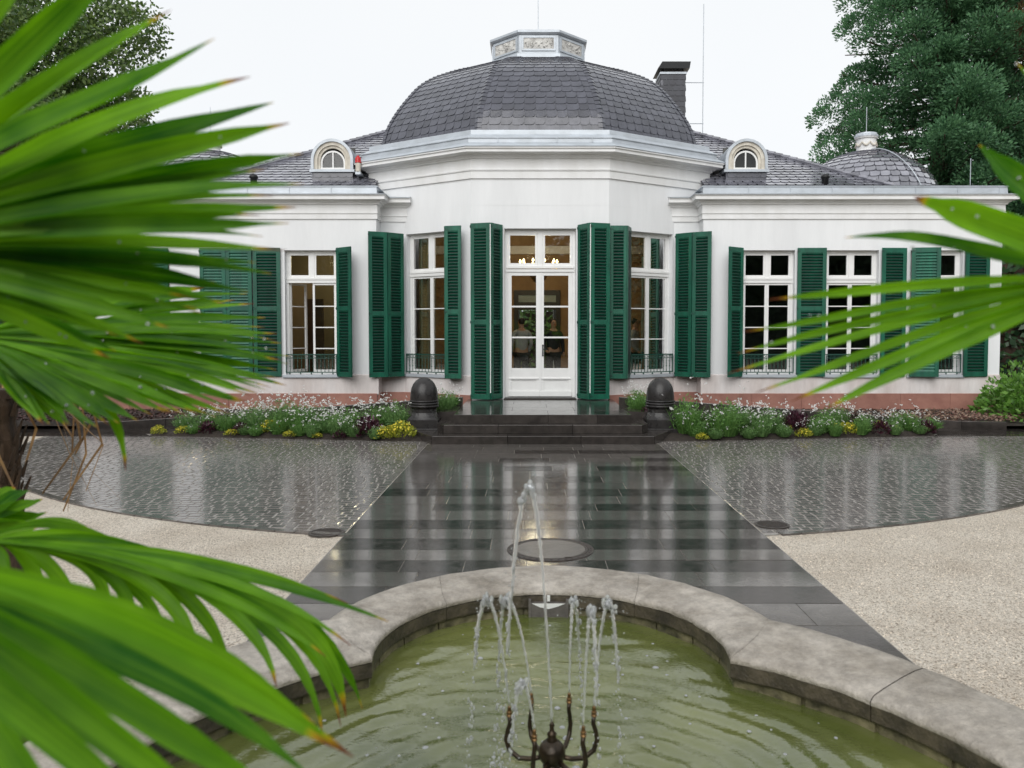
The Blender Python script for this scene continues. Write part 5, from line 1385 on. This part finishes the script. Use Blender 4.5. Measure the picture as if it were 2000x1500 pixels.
DROP = MB()
def frond(palm, key, crown, extra=None, droplets=0, seed=0):
    """one fan leaf: petiole from the crown to the hastula, then its leaflets"""
    fd = FANS[key]; h, n = Vector(fd['h']), Vector(fd['n']); r_ = random.Random(seed)
    cr = Vector(crown); mid = cr.lerp(h,.5)+Vector((0,0,.12))
    pet = MB().tube([bez(cr,mid,h,i/12) for i in range(13)], [.014-.006*i/12 for i in range(13)], 7).build('frond', M['petiole'], palm, smooth=True)
    for i,(tip,c,w) in enumerate(fd['L']): 
        leaflet(pet, h, c, tip, w, n, seed*100+i, pk=fd.get('pk',.45))
    if extra:                       # the rest of the fan, turned away from the photograph
        a0, a1, step, L, wd, ax, bx = extra; ax, bx = Vector(ax).normalized(), Vector(bx).normalized(); a = a0; k = 0
        while a <= a1:
            d = ax*cos(radians(a))+bx*sin(radians(a)); l_ = L*r_.uniform(.88,1.05)
            tip = h+d*l_+Vector((0,0,-.10*l_)); leaflet(pet, h, h+d*l_*.55+Vector((0,0,.02)), tip, wd, n, seed*100+60+k); a += step; k += 1
    if droplets:
        mb = MB(); Ls = fd['L']
        for q in range(droplets):
            tip, c, w = r_.choice(Ls); p = bez(h, Vector(c), Vector(tip), r_.uniform(.35,.97)); nn_ = n.normalized()
            if nn_.y > 0: nn_ = -nn_
            p = p + nn_*.004+Vector((r_.uniform(-1,1),0,r_.uniform(-1,1)))*w*.25
            rr = r_.uniform(.0012,.0034)*droplet_scale
            mb.ball(p, rr, 7, 5)
        mb.build('raindrops', M['jet'], pet, smooth=True, kind='stuff')
    return pet
droplet_scale = 1.0
def palm(label, base, height, r=.11, lean=(0,0), group=None):
    p = thing('fan_palm', label, 'palm', (base[0],base[1],0))
    vs = []; mb = MB(); rr = random.Random(int(abs(base[0])*100)); nseg = 22
    path_ = [(base[0]+lean[0]*i/nseg, base[1]+lean[1]*i/nseg, height*i/nseg) for i in range(nseg+1)]
    mb.tube(path_, [r*(1.15-.3*i/nseg+(.10 if i%2 else 0)+.05*rr.random()) for i in range(nseg+1)], 14)
    mb.build('trunk', M['trunk'], p)
    fb = MB()                       # ragged leaf bases and fibre
    for q in range(120):
        t = rr.uniform(.25,1); a = rr.uniform(0,2*pi); x, y, z = base[0]+lean[0]*t+r*cos(a), base[1]+lean[1]*t+r*sin(a), height*t
        o = Vector((cos(a),sin(a),0)); l_ = rr.uniform(.05,.12)
        fb.tube([(x,y,z-.02),Vector((x,y,z))+o*l_*.35+Vector((0,0,l_*.7))], [.013,.004], 4)
    fb.build('leaf_bases', M['trunk'], p, kind='stuff')
    return p, (base[0]+lean[0], base[1]+lean[1], height)
def skirt(p, crown, n, L, seed):
    rr = random.Random(seed)
    for q in range(n):
        a = rr.uniform(-pi,pi); o = Vector((cos(a),sin(a),0)); c = Vector(crown); l_ = L*rr.uniform(.6,1.1)
        pts_ = [c+o*.08+Vector((0,0,-.05)), c+o*rr.uniform(.18,.42)*1.0+Vector((0,0,.02)), c+o*rr.uniform(.3,.48)+Vector((rr.uniform(-.05,.05),0,-l_*.55)), c+o*rr.uniform(.25,.5)+Vector((rr.uniform(-.08,.08),0,-l_))]
        vs, fs = [], []
        for i in range(13):
            t = i/12*3; j = min(2,int(t)); f_ = t-j; pt = pts_[j].lerp(pts_[j+1],f_); w = .012*(1-.7*i/12)
            sd = Vector((-sin(a+.6*i/12),cos(a+.6*i/12),0))*w; vs += [pt-sd, pt+sd+Vector((0,0,.004))]
        for i in range(12): fs.append((2*i,2*i+1,2*i+3,2*i+2))
        MB().add(vs, fs).build('dead_leaf', M['dead_leaf'], p, smooth=True)

pA, cA = palm('tall fan palm at the far left edge with brown dead leaf skirt', (-2.62,3.62), 1.62, .11)
droplet_scale = 1.4
frond(pA, 'B', cA, droplets=46, seed=2)
skirt(pA, cA, 34, .55, 8)
pB, cB = palm('nearest fan palm left of the camera, its fans filling the left side', (-1.85,1.15), 1.25, .10)
droplet_scale = 1.0
frond(pB, 'A', (cB[0],cB[1],cB[2]), extra=(66,190,7,.66,.046,(1,0,0),(0,.1,1)), droplets=26, seed=1)
frond(pB, 'C', cB, extra=(150,195,10,.5,.045,(1,0,-.1),(0,-.8,-.5)), seed=3)
frond(pB, 'G', cB, extra=(100,170,12,.3,.045,(1,0,.2),(0,-.5,-.8)), seed=5)
frond(pB, 'D', cB, extra=(150,195,12,.5,.05,(1,0,-.1),(0,-.8,-.5)), seed=4)
pC, cC = palm('fan palm right of the camera reaching in from the right edge', (1.72,1.25), 1.55, .10)
frond(pC, 'E', cC, extra=(-60,70,9,.6,.035,(1,0,0),(0,.1,1)), droplets=16, seed=7)

# ================================================================== bedding plants
def blade(mb, p, d, L, w, droop=.3, seg=3):
    p = Vector(p); d = Vector(d).normalized(); s = d.cross(Vector((0,0,1)))
    if s.length < 1e-3: s = Vector((1,0,0))
    s.normalize(); vs = []; fs = []
    for i in range(seg+1):
        t = i/seg; q = p+d*L*t+Vector((0,0,-droop*L*t*t)); ww = w*(1-t)**.7 if i else w*.6
        vs += [q-s*ww/2, q+s*ww/2]
    for i in range(seg): fs.append((2*i,2*i+1,2*i+3,2*i+2))
    mb.add(vs, fs); return vs[-1]
def disc_leaf(mb, p, n, r, k=6):
    n = Vector(n).normalized(); a = n.orthogonal().normalized(); b = n.cross(a); p = Vector(p)
    mb.add([p+(a*cos(2*pi*i/k)+b*sin(2*pi*i/k))*r*(1 if i%2 else .8) for i in range(k)], [tuple(range(k))])
def quad_leaf(mb, p, d, n, L, w):
    p, d, n = Vector(p), Vector(d).normalized(), Vector(n).normalized(); s = d.cross(n)
    if s.length < 1e-4: s = d.orthogonal()
    s.normalize(); mb.add([p, p+d*L*.5-s*w/2, p+d*L, p+d*L*.5+s*w/2], [(0,1,2,3)])

def rdir(r_, zmin=-.2, zmax=1):
    a = r_.uniform(0,2*pi); z = r_.uniform(zmin,zmax); q = sqrt(max(0,1-z*z)); return Vector((q*cos(a),q*sin(a),z))
def gaura(seed, H, R, fl, mats):
    r_ = random.Random(seed); f, w = MB(), MB()
    for q in range(300):
        a = r_.uniform(0,2*pi); rr = R*.5*sqrt(r_.random()); d = Vector((cos(a)*r_.uniform(.1,.8),sin(a)*r_.uniform(.1,.8),1))
        blade(f, (rr*cos(a),rr*sin(a),.0), d, H*r_.uniform(.45,.95), r_.uniform(.010,.020), r_.uniform(.1,.6))
    for q in range(560):
        d = rdir(r_,.0); p = Vector((d.x*R*.85,d.y*R*.85,H*.15+d.z*H*.62))*r_.uniform(.5,1.0); quad_leaf(f, p, rdir(r_,-.3), rdir(r_), r_.uniform(.03,.065), r_.uniform(.010,.018))
    for q in range(fl):
        a = r_.uniform(0,2*pi); d = Vector((cos(a)*r_.uniform(.2,1.0),sin(a)*r_.uniform(.2,1.0),1)); L = H*r_.uniform(.7,1.2)
        end = blade(f, (R*.2*cos(a),R*.2*sin(a),.05), d, L, .004, r_.uniform(.05,.35), 4)
        for t in range(r_.randint(1,3)):
            p = Vector(end)+Vector((r_.gauss(0,.018),r_.gauss(0,.018),r_.gauss(0,.02)))
            for k in range(4):
                dd = rdir(r_,-.2); quad_leaf(w, p, dd, rdir(r_), r_.uniform(.018,.028), r_.uniform(.015,.022))
    return f, w
def mound(seed, H, R, n, ls, fl=0, fs_=.012):
    r_ = random.Random(seed); f, w = MB(), MB()
    for q in range(n):
        d = rdir(r_,.0); p = Vector((d.x*R,d.y*R,d.z*H))*r_.uniform(.55,1.0); dd = (d+rdir(r_)*.8+Vector((0,0,.2)))
        quad_leaf(f, p, dd, rdir(r_,.3), ls*r_.uniform(.7,1.3), ls*r_.uniform(.4,.65))
    for q in range(fl):
        d = rdir(r_,.45); p = Vector((d.x*R,d.y*R,d.z*H))*r_.uniform(.95,1.12); disc_leaf(w, p, d+rdir(r_)*.4, fs_*r_.uniform(.7,1.3))
    return f, w
protos = {}
def proto(kind, variants):
    L = []
    for (f, w, mf, mw) in variants:
        a = bpy.data.meshes.new(kind+'_foliage'); a.from_pydata(f.v, [], f.f); a.materials.append(mf)
        b = None
        if w.f: b = bpy.data.meshes.new(kind+'_blossom'); b.from_pydata(w.v, [], w.f); b.materials.append(mw)
        L.append((a,b))
    protos[kind] = L
proto('white_gaura', [(*gaura(s_, .50, .30, 44, None), M['grassy'] if s_%2 else M['bluegreen'], M['petal']) for s_ in (1,2,3,4)])
proto('green_tuft', [(*gaura(s_, .46, .25, 10, None), M['grassy'] if s_%2 else M['bluegreen'], M['petal']) for s_ in (11,12)])
proto('yellow_sedum', [(*mound(s_, .15, .17, 340, .04, 60, .013), M['yleaf'], M['yellow']) for s_ in (5,6)])
proto('purple_heuchera', [(*mound(s_, .19, .18, 260, .06), M['purple'], None) for s_ in (7,8)])
KINDT = {'white_gaura':('white-flowering clump','white flowers in the beds'),'green_tuft':('feathery green tuft','green tufts in the beds'),
         'yellow_sedum':('low yellow mound','yellow mounds in the beds'),'purple_heuchera':('dark purple leafy plant','purple plants in the beds')}
ORDN = ['nearest','second nearest','third nearest','fourth nearest','fifth nearest','sixth nearest','seventh nearest','eighth nearest','ninth nearest','tenth nearest','eleventh nearest','twelfth nearest','thirteenth nearest','fourteenth nearest','fifteenth nearest','sixteenth nearest','seventeenth nearest','eighteenth nearest']
def put(kind, x, y, z, sc, rot, label, group, v):
    a, b = protos[kind][v % len(protos[kind])]
    e = thing(kind, label, 'plant', (x,y,z), group); e.rotation_euler = (0,0,rot); e.scale = (sc[0],sc[0],sc[1])
    for nm, me in (('foliage',a),('blossom',b)):
        if me is None: continue
        ob = bpy.data.objects.new(nm, me); COL.objects.link(ob); ob.parent = e
# left bed, px-free list: kind, distance from axis, depth back from bed front, size
LEFT = [('yellow_sedum',2.45,.15,1.25),('yellow_sedum',2.72,.10,1.15),('green_tuft',2.62,.62,1.1),('purple_heuchera',3.05,.2,1.25),('purple_heuchera',3.22,.42,1.2),('white_gaura',2.98,.7,1.15),('white_gaura',3.5,.62,1.1),
 ('green_tuft',3.6,.15,.85),('white_gaura',3.85,.35,.9),('white_gaura',4.1,.6,1.05),('yellow_sedum',4.45,.05,.7),('white_gaura',4.35,.45,1.0),('green_tuft',4.72,.2,.85),('yellow_sedum',4.9,.3,1.1),('white_gaura',4.75,.65,1.1),
 ('white_gaura',5.2,.4,1.05),('white_gaura',5.5,.55,1.0),('yellow_sedum',5.55,.06,.7),('white_gaura',5.75,.3,.85),('purple_heuchera',6.05,.2,.95),('purple_heuchera',5.4,.15,.8),('yellow_sedum',6.5,.12,.85),('green_tuft',6.55,.35,.95),('yellow_sedum',6.95,.02,.7),('white_gaura',6.15,.45,.8),('white_gaura',3.3,.15,.7),('green_tuft',2.9,.0,.55),('green_tuft',4.05,.05,.6),('green_tuft',4.3,.12,.7),('green_tuft',5.1,.05,.6),('green_tuft',5.32,.1,.55),('green_tuft',6.3,.1,.6),('purple_heuchera',3.55,.02,.55),('yellow_sedum',3.95,.02,.5)]
RIGHT = [('green_tuft',2.55,.45,1.35),('white_gaura',2.7,.2,.8),('purple_heuchera',2.9,.6,1.2),('yellow_sedum',2.75,-.02,.6),('green_tuft',3.22,.2,1.35),('green_tuft',3.45,.45,1.25),('white_gaura',3.75,.55,1.1),('green_tuft',3.85,.1,.75),('white_gaura',4.1,.35,.95),
 ('purple_heuchera',4.5,.3,1.25),('purple_heuchera',4.65,.5,1.2),('yellow_sedum',4.42,.5,.9),('yellow_sedum',4.62,.02,.8),('green_tuft',5.0,.25,1.0),('white_gaura',5.4,.55,1.0),('yellow_sedum',5.3,.42,.8),('yellow_sedum',5.5,.15,1.0),('purple_heuchera',5.75,.5,.95),('green_tuft',5.72,.08,.75),
 ('purple_heuchera',6.1,.12,1.1),('yellow_sedum',6.22,.4,.7),('yellow_sedum',6.42,.2,.65),('white_gaura',6.6,.4,.8),('bluetuft',6.75,.3,.9),('white_gaura',5.95,.45,.75),('green_tuft',7.15,.25,.85),('purple_heuchera',7.0,.1,.8),('green_tuft',3.0,.02,.6),('green_tuft',3.6,.0,.6),('green_tuft',4.25,.05,.65),('white_gaura',4.85,.1,.6),('green_tuft',5.2,.02,.6),('green_tuft',6.35,.02,.55),('green_tuft',6.85,.05,.6)]
rnd = random.Random(99)
for s, side, lst in ((-1,'left',LEFT),(1,'right',RIGHT)):
    lst = [((k if k != 'bluetuft' else 'green_tuft'),x,d,c) for k,x,d,c in lst]
    for kind in KINDT:
        sub = sorted([t for t in lst if t[0] == kind], key=lambda t: t[1])
        for i,(k,x,d,c) in enumerate(sub):
            y = min(bed_front(x)+.06+d, 15.0+.02*x)
            lab = f'{KINDT[k][0]} in {side} bed, {ORDN[i]} of its kind to the bollard'
            hz = 1.0 + rnd.uniform(-.22,.28)
            put(k, s*x, y, .04+.06*min(1,d*2), (c*1.15,c*1.12*hz), rnd.uniform(0,6), lab, f'{KINDT[k][1]}', rnd.randint(0,9))
# flowers on the small mounds beside the landing
put('white_gaura', -1.86, 15.5, .38, (1.0,1.1), 1, 'white-flowering clump right of the left bollard beside the landing', 'clumps beside the landing', 1)
put('green_tuft', -1.80, 16.1, .38, (.9,1.0), 2, 'green tuft behind the white clump left of the landing', 'clumps beside the landing', 0)
put('green_tuft', 1.86, 15.6, .36, (1.0,1.1), 3, 'green tuft left of the right bollard beside the landing', 'clumps beside the landing', 0)
put('white_gaura', 1.90, 16.2, .36, (.9,1.1), 4, 'sparse white-flowering clump behind the tuft right of the landing', 'clumps beside the landing', 2)
put('purple_heuchera', 2.02, 15.2, .32, (.9,1.0), 4, 'dark purple leafy plant tucked left of the right bollard', 'clumps beside the landing', 1)
# ground cover along the villa wall
for s, side, mm in ((1,'right','redcover'),(-1,'left','darkcover')):
    m = MB(); r_ = random.Random(17+s)
    for q in range(7500):
        x = r_.uniform(3.3,13.5); t = r_.random(); ya = 16.28-.06*(x-1.56)-.004*(x-1.56)**2+.1; yb_ = (20.5 if x > 10.3 else 18.15) if x > 3.7 else 18.6
        y = ya+(yb_-ya)*t; z = .10+.09*r_.random()+.05*(1-t)
        quad_leaf(m, (s*x,y,z), rdir(r_,-.2,.6), rdir(r_,.5), r_.uniform(.05,.09), r_.uniform(.03,.06))
    tag(m.build('ground_cover', M[mm]), ('reddish and beige' if s>0 else 'dark reddish')+f' leafy ground cover below the {side} wing wall', 'ground cover', kind='stuff')
# thin seed heads
# ================================================================== shrubs, hedges, trees
def bush(name, label, loc, R, H, n, ls, mats, seed, cat='shrub', group=None, stem=True):
    r_ = random.Random(seed); e = thing(name, label, cat, loc, group); m = MB(); b = MB()
    cl = [(rdir(r_,.0)*r_.uniform(.35,.9), r_.uniform(.25,.45)) for _ in range(max(6,int(14*R)))]
    for q in range(n):
        c, cr = r_.choice(cl); d = rdir(r_,-.6); p = c + d*cr*r_.uniform(.75,1.0)
        P_ = (loc[0]+p.x*R, loc[1]+p.y*R, loc[2]+H*(.12+.8*max(0,p.z)))
        quad_leaf(m, P_, d*.8+rdir(r_)*.6+Vector((0,0,-.1)), d+rdir(r_,.0)*.8, ls*r_.uniform(.7,1.3), ls*r_.uniform(.45,.7))
    m.build('foliage', M[mats], e)
    for q in range(7):
        d = rdir(r_,.4); b.tube([loc, Vector(loc)+Vector((d.x*R*.6,d.y*R*.6,H*.7*d.z))], [.02*R+.01,.006], 5)
    b.build('stems', M['bark'], e)
    return e
bush('green_shrub','bright green leafy shrub at the right corner of the villa',(9.95,16.9,.05),.95,1.0,1500,.13,'bright',3)
bush('green_shrub','rounded green shrub behind the bright one, right of the villa',(11.4,18.3,.0),1.2,1.5,1800,.12,'bright',4)

def hedge(label, x0, x1, y0, y1, H, n, ls, seed, mm='hedge'):
    r_ = random.Random(seed); e = thing('hedge', label, 'hedge', ((x0+x1)/2,(y0+y1)/2,0)); m = MB()
    for q in range(n):
        f_ = r_.random()
        x = r_.uniform(x0,x1); z = H*r_.random()**.9; bulge = .35*noise.noise(Vector((x*.7,z*.8,seed)))
        y = y0+bulge+r_.random()**2*.5 if f_ < .75 else r_.uniform(y0,y1)
        if f_ >= .75: z = H*(.96+.06*noise.noise(Vector((x,y,seed))))
        quad_leaf(m, (x,y,z), rdir(r_), Vector((0,-1,.3))+rdir(r_)*.8, ls*r_.uniform(.6,1.3), ls*r_.uniform(.4,.7))
    m.build('foliage', M[mm], e)
    MB().box(x0+.2,x1-.2,y0+.45,y1-.2,0,H*.93).build('inner_branches', M['bark'], e)
hedge('tall dark hedge right of the villa behind the shrubs', 11.0, 26, 22.5, 24.5, 4.2, 9000, .26, 5)
hedge('dark clipped hedge left of the villa behind the palms', -28, -10.8, 21, 23, 3.4, 9000, .24, 6)
hedge('green hedge glimpsed through the hall behind the villa', -5, 5, 33, 34.5, 2.95, 3200, .26, 7, 'broad')

def broad_tree(name, label, base, H, R, n, ls, seed, mm='broad'):
    r_ = random.Random(seed); e = thing(name, label, 'tree', base); b = MB()
    top = Vector((base[0],base[1],H*.75)); b0 = Vector(base)
    b.tube([b0, b0.lerp(top,.35)+Vector((.1,.05,0)), b0.lerp(top,.7)+Vector((-.15,.1,0)), top], [.38,.30,.2,.06], 10)
    clumps = []
    for q in range(60):
        d = rdir(r_,-.55); k = r_.uniform(.45,1.0); c = Vector((base[0]+d.x*R*k, base[1]+d.y*R*k, H*.62+d.z*H*.40*k)); clumps.append((c, r_.uniform(.16,.27)*R))
        if q < 26:
            st_ = b0.lerp(top, r_.uniform(.35,.9)); b.tube([st_, st_.lerp(c,.5)+Vector((0,0,.3)), c], [.10,.06,.02], 6)
    b.build('trunk', M['bark'], e)
    m = MB()
    for q in range(n):
        c, cr = r_.choice(clumps); d = rdir(r_,-.9); p = c+Vector((d.x,d.y,d.z*.75))*cr*r_.uniform(.55,1.08)
        quad_leaf(m, p, d*.4+rdir(r_,-1), d*.6+rdir(r_)*.9, ls*r_.uniform(.6,1.3), ls*r_.uniform(.5,.75))
    m.build('crown', M[mm], e)
    return e
broad_tree('broadleaf_tree','large dark broadleaf tree behind the left wing', (-18.7,28,0), 14.6, 5.6, 70000, .17, 12)

def sequoia(label, base, H, R, seed, ntier=34):
    r_ = random.Random(seed); e = thing('sequoia_tree', label, 'tree', base); b = MB(); b0 = Vector(base)
    b.tube([b0+Vector((0,0,H*i/12)) for i in range(13)], [.9*(1-.93*i/12) for i in range(13)], 12)
    clumps = []
    for t in range(ntier):
        z = 2.0+(H-2.5)*t/ntier; rt = R*(1-(z/H)**2.2*.85)*(.88+.2*r_.random())
        k = max(4, round(11*rt/R))
        for q in range(k):
            a = 2*pi*(q+r_.random()*.7)/k + t*.7; rr = rt*r_.uniform(.78,1.12); dz = r_.uniform(-.4,.5)
            tip = Vector((base[0]+rr*cos(a), base[1]+rr*sin(a), z+dz)); st_ = Vector((base[0],base[1],z-.1))
            b.tube([st_, st_.lerp(tip,.55)+Vector((0,0,-.35)), tip], [.10,.06,.02], 5)
            for w in range(4):
                f_ = (1.0,.8,.6,.38)[w]; clumps.append((st_.lerp(tip,f_)+Vector((r_.gauss(0,.25),r_.gauss(0,.25),r_.gauss(0,.25)+ .1)), r_.uniform(.7,1.1)*(.9,1,.95,.85)[w], Vector((cos(a),sin(a),.35))))
    b.build('trunk', M['bark'], e)
    m = MB(); rust = MB()
    for i,(c, cr, o) in enumerate(clumps):
        if o.y > .55: continue
        ks = 1.7 if (c.z > 18.5 or base[0] > 20) else 1.0
        tgt = rust if (13.9 < c.z-.0 < 1 or (hypot(c.x-19.0, c.z-13.0) < 1.15 and c.y < base[1]-1)) else m
        for q in range(120 if (c.z > 18.5 or base[0] > 20) else 520):
            d = (rdir(r_,-.7)+o*.3).normalized(); p = c+Vector((d.x,d.y,d.z*.72))*cr*(.35+.65*r_.random()**.5)
            quad_leaf(tgt, p, d+Vector((0,0,.3))+rdir(r_,-1)*.5, d+rdir(r_,-1)*.9, r_.uniform(.10,.18)*ks, r_.uniform(.05,.085)*ks)
    m.build('crown', M['seq1'], e)
    rust.build('browned_branch', M['seq2'], e)
    return e
sequoia('tall dark green giant sequoia behind the right wing', (16.9,34,0), 27, 5.1, 4)
sequoia('second dark conifer at the right edge behind the hedge', (25.5,38,0), 24, 4.6, 9)

# wood behind the photographer, mirrored darkly in the window panes
m = MB(); r_ = random.Random(40)
for q in range(52000):
    a = radians(r_.uniform(148,392)); x = cos(a)*30; h = 10.5+3*noise.noise(Vector((a*3.6,0,0)))+2*noise.noise(Vector((a*12,3,0)))
    z = h*r_.random()**.8; rr = 31+2.2*noise.noise(Vector((a*9,z*.3,1)))+r_.random()*2
    quad_leaf(m, (rr*cos(a),6+rr*sin(a),z), rdir(r_,-1), Vector((-cos(a),-sin(a),.4))+rdir(r_)*.8, r_.uniform(.35,.65), r_.uniform(.25,.45))
for q in range(122):
    a0, a1 = radians(148+2*q), radians(150+2*q)
    m.add([(34.5*cos(a0),6+34.5*sin(a0),0),(34.5*cos(a1),6+34.5*sin(a1),0),(34.5*cos(a1),6+34.5*sin(a1),9+1.5*sin(q*1.3)),(34.5*cos(a0),6+34.5*sin(a0),9+1.5*sin(q*1.3-1.3))], [(3,2,1,0)])
tag(m.build('woodland', M['hedge']), 'dark belt of trees behind the photographer mirrored in the panes', 'woodland', kind='stuff')
